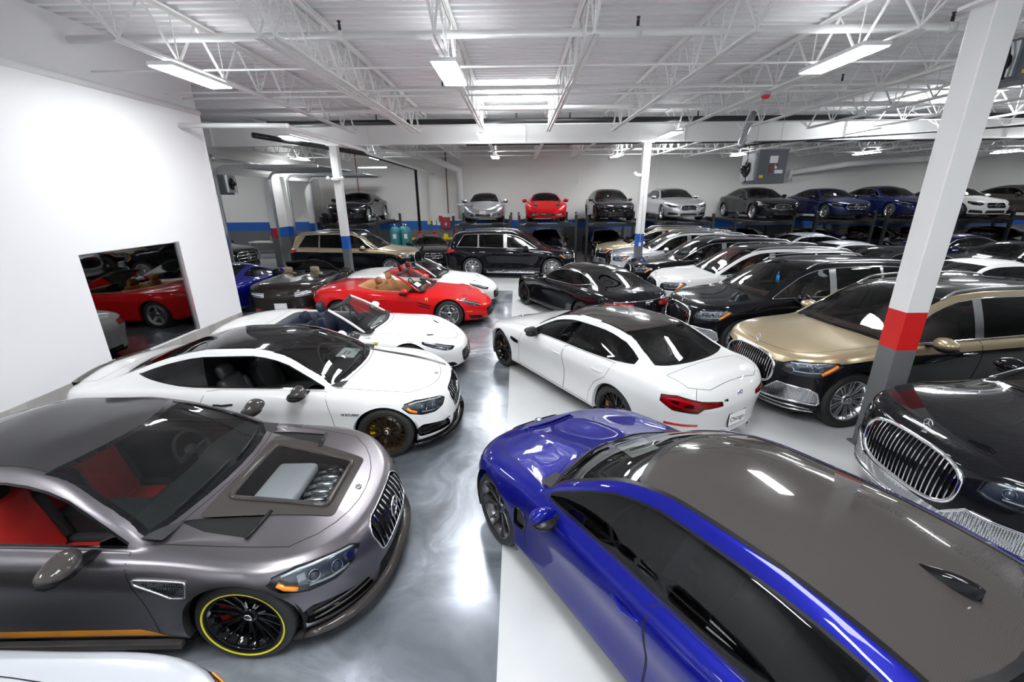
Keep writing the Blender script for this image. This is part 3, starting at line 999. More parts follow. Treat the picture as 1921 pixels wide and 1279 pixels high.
# ---------------------------------------------------------------- noses and tails
def patch(car, name, poly, mode, mats, regs='B', side=0, tone=None, xlo=-9, xhi=9, push=0.0, inner=None):
    """separate a patch of the skin as its own part"""
    key = name+'%d_%d' % (side, len(car.sf.F))
    car.sf.cut(poly, mode, regs, side, xlo, xhi, name=key)
    return car.sf.emit(name, mats, car.root, part=key, inner=inner, push=push)
def mir(poly, sd): return poly if sd > 0 else [(-a, b) for a, b in poly]
def lamp(car, poly, mode, parts, lens=None, body=None, regs='B', frame=.012, step=.03, amber=None, name='headlight'):
    """lamp on both sides: dark housing, reflectors, clear cover"""
    L2 = car.L*.5
    hi = mode in ('wrap', 'top')
    for sd in (1, -1):
        q = mir(poly, sd) if mode != 'top' else [(a, b*sd) for a, b in poly]
        at = lambda a, b: car.at(mode, a*sd if mode != 'top' else a, b if mode != 'top' else b*sd)
        o = patch(car, name, q, mode, [body or BLK], regs, 0, xlo=-9 if hi else L2, xhi=L2 if hi else 9, push=-.03)
        par = o or car.root
        # rim wall of the housing
        pts = [car.at(mode, a, b) for a, b in densify(q, step)]
        mb = MB(); vs = []
        pts = [p for p in pts if p]
        for P, N in pts: vs += [P+N*.001, P-N*.03]
        n = len(pts)
        if n > 3:
            mb.add(vs, [(2*k, 2*k+1, 2*((k+1) % n)+1, 2*((k+1) % n)) for k in range(n)], 0, True); mb.build('lamp_housing', body or BLK, par)
        mb = MB(); used = set()
        for p in parts:
            r = at(p[1], p[2])
            if not r: continue
            P, N = r
            if p[0] == 'ball':      # projector
                c = P-N*.028; R = N.to_track_quat('Z', 'Y').to_matrix()
                m2 = MB(); m2.lathe([(p[3], 0), (p[3]*.96, .018), (p[3]*.80, .010)], 20, axis='z', mi=0); m2.ell((0, 0, .006), (p[3]*.72, p[3]*.72, p[3]*.4), 14, 8, 1)
                mb.add([c+R @ Vector(v) for v in m2.v], m2.f[:], 0, True)
                mb.m[-len(m2.f):] = [0 if x == 0 else 2 for x in m2.m]
            elif p[0] == 'bar':     # light strip
                q2 = [at(a, b) for a, b in densify([(p[1], p[2])]+list(p[3]), .03, False)]
                q2 = [x[0]-x[1]*.012 for x in q2 if x]
                if len(q2) > 1: mb.tube(q2, p[4], 6, 1)
            elif p[0] == 'amber':
                q2 = [at(a, b) for a, b in densify([(p[1], p[2])]+list(p[3]), .03, False)]
                q2 = [x[0]-x[1]*.010 for x in q2 if x]
                if len(q2) > 1: mb.tube(q2, p[4], 8, 3)
            elif p[0] == 'box':
                R = N.to_track_quat('Z', 'Y').to_matrix(); mb.box(P-N*.02, (p[3], p[4], .02), p[5] if len(p) > 5 else 0, rot=R)
        if mb.v: mb.build('lamp_inner', [REF, DRL, LENSB, AMB, TAIL], par)
        if lens is not False:
            # clear cover
            V = []; NN = []; key = None
            if o:
                me = o.data.copy(); me.materials.clear(); me.materials.append(lens or LENS)
                for v, nn in zip(me.vertices, [Vector(n.vector) for n in me.vertex_normals] if hasattr(me, 'vertex_normals') else [v.normal for v in me.vertices]): v.co += nn*.031
                c = bpy.data.objects.new('lamp_cover', me); link(c, par)
        if frame: car.line(mode, q, .010, .0015, mb=car.gap)
LENSB = mat('projector_lens', (.12,.14,.17), rough=.05, coat=1, metal=.3)
def blackout(car, name, poly, mode, m=None, side=0, push=-.02, round_=.03, frame=None, fr=.01, regs='B', sides=None, line=True):
    """dark opening in the skin, recessed, with a wall"""
    L2 = car.L*.5; hi = mode in ('wrap',) or (mode == 'top' and poly[0][0] < L2)
    res = None
    for sd in (sides or ((0,) if side == 0 else (1, -1))):
        q = rpoly(poly, round_) if round_ else poly
        if sd: q = mir(q, sd) if mode != 'top' else [(a, b*sd) for a, b in q]
        o = patch(car, name, q, mode, [m or BMESH_], regs, 0, xlo=-9 if hi else L2, xhi=L2 if hi else 9, push=push)
        pts = [car.at(mode, a, b) for a, b in densify(q, .03)]; pts = [p for p in pts if p]
        if push < 0 and len(pts) > 3:
            mb = MB(); vs = []
            for P, N in pts: vs += [P+N*.001, P+N*push]
            n = len(pts); mb.add(vs, [(2*k, 2*k+1, 2*((k+1) % n)+1, 2*((k+1) % n)) for k in range(n)], 0, True); mb.build(name+'_surround', GBK, o or car.root)
        if frame and len(pts) > 3:
            MB().tube([P+N*.004 for P, N in pts], fr, 8, closed=True).build(name+'_frame', frame, o or car.root)
        res = o
    return res
def vbars(car, us, z0f, z1f, r, m, name='grille_slats', off=.004, parent=None, mode='wrap', flat=None):
    mb = MB()
    for u in us:
        z0, z1 = z0f(u), z1f(u)
        pts = [car.at(mode, u, z) for z in np.linspace(z0, z1, 6)]; pts = [p for p in pts if p]
        if len(pts) < 2: continue
        if flat:
            for k in range(len(pts)-1):
                a, b = pts[k][0]+pts[k][1]*off, pts[k+1][0]+pts[k+1][1]*off; mb.bar(a, b, r, flat, 0, up=pts[k][1])
        else: mb.tube([P+N*off for P, N in pts], r, 6)
    return mb.build(name, m, parent or car.root)
def hbars(car, zs, u0, u1, r, m, name='grille_bar', off=.0, mode='wrap', sd=1, parent=None, n=10):
    mb = MB()
    for z in zs:
        a, b = (u0(z), u1(z)) if callable(u0) else (u0, u1)
        pts = [car.at(mode, sd*u, z) for u in np.linspace(a, b, n)]; pts = [p for p in pts if p]
        if len(pts) > 1: mb.tube([P+N*off for P, N in pts], r, 6)
    return mb.build(name, m, parent or car.root)
def emblem_star(car, mode, a, b, R, m=CHR, name='star_emblem', off=.012):
    r = car.at(mode, a, b)
    if not r: return
    P, N = r; up = Vector((0, 0, 1)) if abs(N.z) < .8 else (Vector((1, 0, 0)) if mode == 'top' else Vector((0, 0, 1)))
    right = up.cross(N); mb = star_mesh(R); o = mb.build(name, m, car.root); o.matrix_local = frame_mtx(P+N*off, right, up)
    return o
def disc_badge(car, mode, a, b, R, mats, name='badge', off=.004, up=None):
    r = car.at(mode, a, b)
    if not r: return
    P, N = r; mb = MB(); mb.lathe([(0, .003), (R*.70, .003)], 16, axis='z', mi=0); mb.lathe([(R*.70, .003), (R*.72, .005), (R, .004), (R*1.02, -.004)], 20, axis='z', mi=1)
    if len(mats) > 2:  # quartered roundel
        for k in (0, 2):
            vs = [(0, 0, .0042)]+[(R*.68*math.cos(math.pi/2*(k+i/5)), R*.68*math.sin(math.pi/2*(k+i/5)), .0042) for i in range(6)]
            mb.add(vs, [(0, i, i+1) for i in range(1, 6)], 2)
    o = mb.build(name, mats, car.root); u = up or (Vector((0, 0, 1)) if abs(N.z) < .8 else Vector((1, 0, 0)))
    o.matrix_local = frame_mtx(P+N*off, u.cross(N), u); return o
def plate(car, txt, z=.55, mode='wrapr', w=.31, h=.16, col=None, tcol=None, off=.012, size=.07, u=0):
    r = car.at(mode, u, z)
    if not r: return
    P, N = r; up = Vector((0, 0, 1)); mb = MB(); mb.box((0, 0, 0), (w+.02, h+.02, .008), 0); mb.box((0, 0, .005), (w, h, .006), 1)
    o = mb.build('license_plate', [BLK, col or WHT], car.root); o.matrix_local = frame_mtx(P+N*off, up.cross(N), up)
    if txt: text_mesh(txt, size, tcol or GBK, 'plate_lettering', .001, o, mtx=Matrix.Translation((0, -.005, .009)))
def shield(car, x, z, sd, s=.05):
    r = car.at('sideB', x, z, sd)
    if not r: return
    P, N = r; mb = MB()
    pts = [(-.5, .6), (.5, .6), (.55, .1), (.35, -.4), (0, -.75), (-.35, -.4), (-.55, .1)]
    mb.add([(a*s, b*s, .002) for a, b in pts], [tuple(range(7))][::-1], 0); mb.add([(a*s*1.15, b*s*1.15, .0) for a, b in pts], [tuple(range(7))], 1)
    mb.add([(a*s, b*s, .003) for a, b in ((-.1, .3), (.12, .35), (.2, .0), (.1, -.35), (-.12, -.4), (-.05, -.05))], [tuple(range(6))], 2)
    o = mb.build('shield_badge', [mat('badge_yellow', (.9, .72, .02), rough=.3), CHR, GBK], car.root); up = Vector((0, 0, 1)); o.matrix_local = frame_mtx(P+N*.004, up.cross(N), up)
def fender_text(car, txt, x, z, sd, size=.045, m=CHR):
    r = car.at('sideB', x, z, sd)
    if not r: return
    P, N = r; up = Vector((0, 0, 1)); text_mesh(txt, size, m, 'fender_lettering', .002, car.root, mtx=frame_mtx(P+N*.004, up.cross(N), up), shear=.2)

TGLS = glass('red_lamp_glass', (.95, .05, .03))
# ---- coupe with the vertical-bar grille
def face_amg(car, intake_col=GBK, splitter=None, gz=(.40, .665)):
    hl = [(.52, .62), (.60, .665), (.80, .705), (1.00, .735), (1.15, .725), (1.19, .685), (1.12, .615), (.96, .555), (.78, .535), (.62, .565)]
    lamp(car, hl, 'wrap', [('ball', .74, .60, .045), ('ball', .90, .63, .042), ('bar', .57, .645, [(.78, .69), (.98, .715), (1.10, .712)], .010), ('bar', .66, .56, [(.80, .56), (.95, .585)], .009), ('amber', 1.02, .60, [(1.09, .635), (1.13, .675)], .020), ('box', .63, .61, .05, .04), ('box', .98, .66, .05, .05)], body=LBODY)
    gp = [(-.40, gz[1]-.07), (-.33, gz[1]), (.33, gz[1]), (.40, gz[1]-.07), (.36, gz[0]), (-.36, gz[0])]
    blackout(car, 'grille', gp, 'wrap', BLK, round_=.05, push=-.05, frame=CHR, fr=.006)
    vbars(car, [(-.33+.066*k/1.0) for k in range(11)], lambda u: gz[0]+.012, lambda u: gz[1]-.012-max(0, (abs(u)-.3)*.8), .014, CHR, off=-.006, flat=.024)
    emblem_star(car, 'wrap', 0, (gz[0]+gz[1])/2, .082)
    sp = [(-.46, .20), (.46, .20), (.42, .33), (-.42, .33)]
    blackout(car, 'lower_intake', sp, 'wrap', BMESH_, push=-.03)
    blackout(car, 'side_intake', [(.50, .22), (1.02, .26), (1.08, .36), (.98, .42), (.56, .33)], 'wrap', intake_col, side=1, push=-.03)
    hbars(car, [.29, .345], .53, .98, .008, splitter or GBK, 'intake_fin', sd=1); hbars(car, [.29, .345], .53, .98, .008, splitter or GBK, 'intake_fin', sd=-1)
    # front lip
    mb = MB(); vs = []; us = np.linspace(-1.15, 1.15, 41)
    for u in us:
        r = car.at('wrap', u, .205)
        if not r: continue
        P, N = r; n = Vector((N.x, N.y, 0)).normalized(); e = .055*(1-abs(u/1.15)**6)+.004
        vs += [P+n*e+Vector((0, 0, -.055)), P+n*(e+.012)+Vector((0, 0, -.045)), P-n*.05+Vector((0, 0, -.03)), P-n*.05+Vector((0, 0, -.075))]
    n = len(vs)//4
    mb.add(vs, [(4*k+j, 4*k+(j+1) % 4, 4*k+4+(j+1) % 4, 4*k+4+j) for k in range(n-1) for j in range(4)]+[(0, 3, 2, 1), (4*n-4, 4*n-3, 4*n-2, 4*n-1)], 0, True)
    mb.build('front_splitter', splitter or GBK, car.root)
    disc_badge(car, 'top', .30, 0, .028, [ALU, CHR], 'hood_badge')
def tail_amg(car):
    lamp(car, [(.42, .72), (.60, .80), (1.02, .82), (1.02, .74), (.80, .68), (.5, .66)], 'wrapr', [('bar', .5, .74, [(.7, .78), (.95, .79)], .012)], lens=TAIL, body=TAIL, name='taillight')
    mb = MB(); vs = []
    for y in np.linspace(-.72, .72, 25):
        x = car.L-.155-.10*(y/.72)**2; r = car.at('top', x, y)
        if not r: continue
        P = r[0]; vs += [P+Vector((-.10, 0, .002)), P+Vector((.0, 0, .040)), P+Vector((.03, 0, .042)), P+Vector((.02, 0, -.01))]
    n = len(vs)//4; mb.add(vs, [(4*k+j, 4*k+j+1, 4*k+5+j, 4*k+4+j) for k in range(n-1) for j in range(3)], 0, True); mb.build('trunk_spoiler', CARB, car.root)
CARB = carbon('carbon_gloss', .15, 1.0)
# ---- twin kidney grille
def face_bmw(car, frame=GBK, vent=False, gz=(.50, .67)):
    lamp(car, [(.36, .61), (.40, .685), (.62, .70), (.86, .725), (1.02, .72), (.98, .655), (.84, .60), (.50, .585)], 'wrap', [('ball', .52, .64, .038), ('ball', .74, .655, .038), ('amber', .92, .665, [(.99, .70)], .012)], body=LBODY)
    for sd in (1, -1):
        gp = [(sd*a, b) for a, b in [(.025, gz[0]), (.02, gz[1]), (.27, gz[1]-.01), (.32, gz[1]-.05), (.27, gz[0]-.005)]]
        blackout(car, 'kidney_grille', gp, 'wrap', BLK, push=-.03, round_=.035, frame=frame, fr=.010)
        vbars(car, [sd*(.05+.032*k) for k in range(8)], lambda u: gz[0]+.01, lambda u: gz[1]-.015, .006, frame, off=-.006)
    blackout(car, 'lower_intake', [(-.40, .22), (.40, .22), (.33, .42), (-.33, .42)], 'wrap', BMESH_)
    blackout(car, 'side_intake', [(.48, .22), (.98, .25), (.92, .42), (.70, .45), (.52, .38)], 'wrap', BMESH_, side=1)
    disc_badge(car, 'top', .16 if not vent else .19, 0, .040, [mat('badge_blue', (.02, .2, .6), rough=.3), GBK, WHT], 'hood_badge')
    if vent: pass
def tail_bmw(car, L6=True):
    z = .80
    lamp(car, [(.31, z-.05), (.32, z-.005), (.60, z+.025), (.88, z+.085), (1.06, z+.075), (1.07, z-.0), (.92, z-.09), (.64, z-.115), (.57, z-.06)], 'wrapr',
         [('bar', .38, z-.028, [(.60, z-.01), (.84, z+.03), (.98, z+.04)], .010), ('bar', .62, z-.075, [(.80, z-.06), (.96, z-.01)], .012), ('box', .74, z-.03, .10, .03), ('box', .90, z+.0, .08, .04)], lens=TGLS, body=TAIL, name='taillight')
    for sd in (1, -1):
        q = mir([(.60, .50), (.60, .53), (1.0, .54), (1.0, .51)], sd); patch(car, 'rear_reflector', q, 'wrapr', [TAIL], push=.003)
    disc_badge(car, 'wrapr', 0, .835, .044, [mat('badge_blue', (.02, .2, .6), rough=.3), CHR, WHT], 'trunk_badge')
    r = car.at('wrapr', -.26, .80)
    if r:
        P, N = r; up = Vector((0, 0, 1)); text_mesh('M6', .05, GBK, 'trunk_lettering', .003, car.root, mtx=frame_mtx(P+N*.004, up.cross(N), up))
    # diffuser and pipes
    blackout(car, 'rear_diffuser', [(-.62, .12), (.62, .12), (.50, .33), (-.50, .33)], 'wrapr', GBK, push=-.01)
    for u in (-.62, -.50, .50, .62):
        r = car.at('wrapr', u, .27)
        if r:
            P = r[0]; mb = MB(); mb.lathe([(.030, -.02), (.034, .0), (.045, .0), (.046, -.14)], 18, axis='x', c=(0, 0, 0)); mb.lathe([(0, -.04), (.031, -.04)], 18, axis='x', mi=1)
            mb.build('exhaust_pipe', [ALU, GAP], car.root, loc=(P.x+.02, P.y, .25))
# ---- tall vertical-slat luxury grille (suv)
def face_maybach(car):
    z0, z1 = .50, .93
    lamp(car, [(.60, .79), (.61, .885), (.72, .93), (1.0, .955), (1.25, .965), (1.31, .93), (1.16, .82), (1.06, .76), (.80, .75), (.66, .765)], 'wrap',
         [('ball', .76, .855, .042), ('ball', .95, .875, .042), ('bar', .68, .90, [(.9, .925), (1.1, .95)], .008), ('bar', .74, .80, [(.9, .805), (1.08, .825)], .007), ('amber', 1.07, .80, [(1.14, .855), (1.24, .93)], .024), ('ball', 1.05, .88, .030), ('box', .85, .92, .14, .02)], body=LBODY)
    gp = []
    for k in range(33):
        a = 2*math.pi*k/32; n = 3.2
        c, s_ = math.cos(a), math.sin(a)
        gp.append((.50*math.copysign(abs(c)**(2/n), c), (z0+z1)/2+(z1-z0)/2*math.copysign(abs(s_)**(2/n), s_)))
    gp = gp[:-1]
    blackout(car, 'grille', gp, 'wrap', BLK, round_=0, push=-.05, frame=CHR, fr=.020)
    def half(u): return (z1-z0)/2*max(0, 1-(abs(u)/.50)**3.2)**(1/3.2)
    vbars(car, [(-.45+.045*k) for k in range(21)], lambda u: (z0+z1)/2-half(u)+.01, lambda u: (z0+z1)/2+half(u)-.01, .010, CHR, off=-.004, flat=.03)
    half = [(.0, .47), (.46, .47), (.60, .60), (.96, .585), (1.07, .54), (1.11, .40), (.80, .385), (.45, .36), (0, .34)]
    q = rpoly(half[:-1]+[(0, .34)]+[(-a, b) for a, b in reversed(half[1:-1])], .03)
    o = patch(car, 'bumper_mesh', q, 'wrap', [CMESH], push=.004)
    for sd in (1, -1):
        car.tubes('wrap', mir([(.46, .47), (.60, .60), (.96, .585), (1.07, .54), (1.11, .40), (1.08, .375), (.80, .378), (.45, .353), (0, .33)], sd), .014, CHR, 'bumper_mesh_frame', off=.006, parent=o, closed=False)
        hbars(car, [.31], .05, 1.02, .010, CHR, 'bumper_blade', off=.01, sd=sd)
    car.tubes('wrap', [(u, .235-.0*abs(u)) for u in np.linspace(-1.2, 1.2, 30)], .014, CHR, 'bumper_trim', off=.006, closed=False)
    # standing star
    r = car.at('top', .13, 0)
    if r:
        P, N = r; o = star_mesh(.042).build('hood_ornament', CHR, car.root); o.matrix_local = frame_mtx(P+Vector((0, 0, .075)), (0, 1, 0), (.1, 0, 1))
        MB().tube([(0, -.085, 0), (0, -.04, 0)], .006, 8).lathe([(.026, -.085), (.010, -.070)], 12, axis='y').build('ornament_stand', CHR, o)
def face_gls(car):
    face_lamps = [(.60, .83), (.64, .90), (.86, .925), (1.12, .965), (1.30, .975), (1.30, .88), (1.05, .80), (.72, .785)]
    lamp(car, face_lamps, 'wrap', [('ball', .76, .855, .042), ('ball', .95, .875, .042), ('amber', 1.13, .855, [(1.25, .92)], .018)])
    blackout(car, 'grille', [(-.50, .55), (.50, .55), (.56, .74), (.46, .92), (-.46, .92), (-.56, .74)], 'wrap', BLK, round_=.05, push=-.04, frame=CHR, fr=.010)
    hbars(car, [.68, .80], -.50, .50, .016, ALU, off=.0); emblem_star(car, 'wrap', 0, .74, .12)
    blackout(car, 'lower_intake', [(-.75, .28), (.75, .28), (.7, .45), (-.7, .45)], 'wrap', BMESH_)
def tail_suv(car):
    lamp(car, [(.55, .98), (.55, 1.06), (.85, 1.10), (1.24, 1.12), (1.24, 1.04), (1.0, .97)], 'wrapr', [('bar', .6, 1.03, [(.9, 1.06), (1.15, 1.08)], .012)], lens=TAIL, body=TAIL, name='taillight')
    patch(car, 'rear_bumper_trim', [(-.8, .25), (.8, .25), (.75, .32), (-.75, .32)], 'wrapr', [CHR], push=.004)
    emblem_star(car, 'wrapr', 0, 1.08, .06)
def suv_extras(car, rail=ALU):
    f = car.sf.info
    for sd in (1, -1):
        pts = []
        for x in np.linspace(2.25, 4.75, 26):
            y = float(f['ry'](x))-.035; r = car.at('top', x, y*sd)
            if r: 
                t = (x-2.25)/2.5; h = .05*min(1, t/.08, (1-t)/.08)
                pts.append(r[0]+Vector((0, 0, h+.004)))
        MB().tube(pts, .017, 8).build('roof_rail', rail, car.root)
        # running board
        MB().bar((1.55, sd*(car.hw-.03), .245), (3.45, sd*(car.hw-.03), .245), .16, .035).build('running_board', ALU, car.root, bevel=.01)
        q = [(1.35, .26), (3.55, .26)]
        car.tubes('sideB', q, .012, CHR, 'sill_trim', off=.004, closed=False, side=sd)
# ---- italian spider
def face_ferrari(car):
    for sd in (1, -1):
        pass
    lamp(car, [(.64, .545), (.84, .60), (1.12, .69), (1.34, .745), (1.32, .70), (1.12, .615), (.90, .535), (.74, .515)], 'wrap', [('ball', .86, .565, .036), ('bar', .74, .555, [(.95, .62), (1.15, .68), (1.28, .715)], .009), ('box', 1.02, .62, .06, .04), ('box', 1.14, .655, .05, .03)], body=LBODY)
    blackout(car, 'grille', [(-.52, .30), (-.46, .20), (.46, .20), (.52, .30), (.48, .42), (-.48, .42)], 'wrap', BLK, push=-.05, round_=.06)
    hbars(car, [.24, .28, .32, .36], -.48, .48, .006, BLK); 
    blackout(car, 'side_intake', [(.64, .20), (1.02, .22), (1.10, .33), (.76, .28)], 'wrap', BLK, side=1, round_=.02)
    for sd in (1, -1):
        patch(car, 'side_marker', mir([(.98, .40), (.98, .42), (1.16, .435), (1.16, .415)], sd), 'wrap', [AMB], push=.003)
        shield(car, 1.50, .72, sd, .062)
        for k in range(2):
            x0, z0 = (1.42, .50+.07*k); car.line('sideB', [(x0, z0), (x0+.30, z0+.08)], .03, .002, closed=False, side=sd, mi=0)
    emblem_box = car.at('wrap', 0, .52)
    if emblem_box: 
        P, N = emblem_box; MB().box((0, 0, 0), (.05, .06, .006)).build('nose_badge', mat('badge_yellow', (.9, .72, .02), rough=.3), car.root).matrix_local = frame_mtx(P+N*.003, Vector((0, 0, 1)).cross(N), (0, 0, 1))
    for sd in (1, -1):
        q = [car.at('top', .62+.10*t, sd*(.38+.10*t)) for t in (0, .5, 1)]
        ribbon(q, .05, .003, 0, car.gap)
def tail_ferrari(car):
    lamp(car, [(.50, .74), (.52, .82), (.98, .86), (1.02, .80), (.80, .74)], 'wrapr', [('ball', .66, .78, .045), ('ball', .85, .80, .04)], lens=TAIL, body=TAIL, name='taillight')
    blackout(car, 'rear_diffuser', [(-.6, .14), (.6, .14), (.5, .34), (-.5, .34)], 'wrapr', BLK, push=-.02)
def open_cabin(car, S, C):
    """opening in the deck of an open car, its lining, windscreen and seats"""
    x0, x1, x2, w0, w1, w2 = S['tub']
    oval = [(x0, -w0*.92), (x0, w0*.92)]
    half = [(x0+.08, w0), (lerp(x0, x1, .5), lerp(w0, w1, .6)), (x1, w1), (lerp(x1, x2, .5), lerp(w1, w2, .35)), (x2-.06, w2+.06), (x2, w2)]
    poly = half+[(a, -b) for a, b in reversed(half)]; poly = rpoly(poly, .10, 4)
    car.sf.cut(poly, 'top', 'T', name='void'); pts = [car.at('top', a, b) for a, b in densify(poly, .05)]; pts = [p for p in pts if p]
    mb = MB(); vs = []; cx = (x0+x2)/2; n = len(pts); mcol = C.get('trim', INN)
    for P, N in pts:
        d = Vector((cx-P.x, -P.y, 0)); d = d.normalized() if d.length > 0 else d
        vs += [P+Vector((0, 0, .004)), P+d*.035+Vector((0, 0, .014)), P+d*.085+Vector((0, 0, .0)), P+d*.12+Vector((0, 0, -.10)), P+d*.15+Vector((0, 0, -.40))]
    mb.add(vs, [(5*k+j, 5*k+j+1, 5*((k+1) % n)+j+1, 5*((k+1) % n)+j) for k in range(n) for j in range(4)], 0, True)
    mb.m = [0 if (i % 4) < 2 else 1 for i in range(len(mb.f))]
    mb.build('cabin_rim', [C.get('rim_mat', BLK), C.get('rim_inner', mcol)], car.root)
    # windscreen
    bx, bz_, tx, tz, bw, tw = S['wscr']; n = 14; V = []
    def wp(t, v): # t across -1..1 , v up 0..1
        x = lerp(bx, tx, v)+.20*t*t*(1-.35*v); y = lerp(bw, tw, v)*t; z = lerp(bz_, tz, v)-.03*t*t+.02*math.sin(math.pi*v)
        return Vector((x, y, z))
    nv = 6
    g = MB(); g.add([wp(-1+2*i/n, v/nv) for i in range(n+1) for v in range(nv+1)], [(i*(nv+1)+v, i*(nv+1)+v+1, (i+1)*(nv+1)+v+1, (i+1)*(nv+1)+v) for i in range(n) for v in range(nv)], 0, True)
    g.build('windshield', GFR, car.root)
    fr = MB()
    for s_ in (-1, 1): fr.tube([wp(s_, v) for v in np.linspace(0, .97, 8)], .022, 8)
    fr.tube([wp(-1, .97)]+[wp(t, 1) for t in np.linspace(-.94, .94, 13)]+[wp(1, .97)], .018, 8, 1); fr.build('windshield_frame', [C.get('frame', C['paint'][0]), BLK], car.root)
    MB().tube([wp(t, 0)+Vector((-.01, 0, 0)) for t in np.linspace(-1, 1, 15)], .02, 6).build('cowl', BLK, car.root)
    MB().tube([wp(t, .985)+Vector((.004, 0, -.022)) for t in np.linspace(-.93, .93, 13)], .028, 6).ell(tuple(wp(0, .86)+Vector((.07, 0, 0))), (.02, .10, .035)).build('windshield_header', BLK, car.root)
    wp_ = [wp(-.7+1.4*t, .06)+Vector((-.03, 0, .015)) for t in (0, .25, .5)]; MB().tube(wp_, .008, 6).tube([wp(.05+.7*t, .05)+Vector((-.03, 0, .015)) for t in (0, .5, 1)], .008, 6).build('wiper', BLK, car.root)
    interior(car.root, S, C)
# ---------------------------------------------------------------- car shapes
def cw_(L, *extra): return None
COUPE = dict(name='coupe', L=4.75, W=1.88, rw=.335, xw=(.82, 3.66),
  top=[(.0, .66), (.17, .70), (.5, .80), (.9, .89), (1.20, .965), (1.28, .99), (1.6, 1.18), (1.97, 1.335), (2.35, 1.395), (2.8, 1.40), (3.2, 1.345), (3.65, 1.195), (4.03, 1.055), (4.16, 1.03), (4.5, 1.02), (4.62, 1.00), (4.75, .93)],
  belt=[(0, .66), (.17, .70), (.5, .775), (.9, .835), (1.5, .895), (2.2, .93), (3.0, .965), (3.6, 1.0), (4.2, .985), (4.6, .93), (4.75, .88)],
  rail=[(1.38, .79, .915), (1.70, .70, 1.10), (2.05, .61, 1.265), (2.4, .575, 1.325), (2.9, .57, 1.325), (3.3, .58, 1.265), (3.7, .625, 1.145), (4.0, .69, 1.04), (4.18, .735, 1.005)],
  ws=(1.25, 1.95), rg=(3.08, 4.0), cwf=.18, cwr=.12,
  dlo=(1.42, 3.80), dlo_rise=(.10, 2.9), dlo_up=.055, dlo_lo=.018, pillars=[(2.84, .035, .12)],
  hood=(.24, 1.19, .16), hoodw=[(.24, .56), (.5, .70), (.9, .76), (1.45, .785)],
  doors=[(1, [(1.38, .27), (1.42, .60), (1.47, .89), (2.8, .97), (2.93, .70), (2.88, .45), (2.78, .27)])], handles=[(2.62, .80)],
  trunk=(4.22, 4.66, .60, .55), mirror=(1.72, .97), sill=[(0, .17), (.8, .2), (3.6, .22), (4.75, .27)],
  cab=dict(dash=1.56, seat=2.47, rear=3.20, zd=.93, sz=-.11), dents=[(2.3, .9, .55, .16, -.02), (2.5, 1.1, .83, .05, .008)],
  xn=[.16, .09, .03, .0, .0, .02, .09])
SEDAN = dict(COUPE, name='sedan', L=4.68, W=1.877, rw=.335, xw=(.79, 3.60),
  top=[(.0, .66), (.15, .69), (.5, .79), (.9, .88), (1.20, .96), (1.28, .99), (1.6, 1.19), (1.95, 1.355), (2.3, 1.42), (2.85, 1.44), (3.3, 1.41), (3.62, 1.34), (3.9, 1.20), (4.12, 1.08), (4.22, 1.06), (4.4, 1.05), (4.55, 1.03), (4.68, .95)],
  belt=[(0, .66), (.15, .69), (.5, .77), (.9, .84), (1.5, .90), (2.2, .935), (3.0, .96), (3.6, .99), (4.2, .985), (4.55, .94), (4.68, .90)],
  rail=[(1.38, .785, .925), (1.7, .70, 1.12), (2.04, .62, 1.285), (2.4, .59, 1.36), (3.0, .585, 1.375), (3.45, .595, 1.335), (3.8, .635, 1.22), (4.05, .70, 1.08), (4.2, .745, 1.015)],
  ws=(1.25, 1.94), rg=(3.66, 4.12), dlo=(1.42, 3.98), dlo_rise=(.03, 3.4), pillars=[(2.52, .085, .06), (3.35, .03, .03)], cwr=.14, mirs=.78,
  hood=(.22, 1.19, .15), hoodw=[(.22, .55), (.5, .68), (.9, .75), (1.45, .785)],
  doors=[(1, [(1.30, .27), (1.33, .6), (1.40, .90), (2.52, .955), (2.56, .6), (2.54, .27)]), (2, [(2.55, .27), (2.57, .6), (2.53, .957), (3.42, .985), (3.40, .78), (3.22, .62), (3.12, .45), (3.10, .27)])], handles=[(2.40, .815), (3.28, .83)],
  trunk=(4.05, 4.58, .62, .56), mirdy=.05, mirror=(1.68, .94), cab=dict(dash=1.56, seat=2.25, rear=3.15, zd=.93))
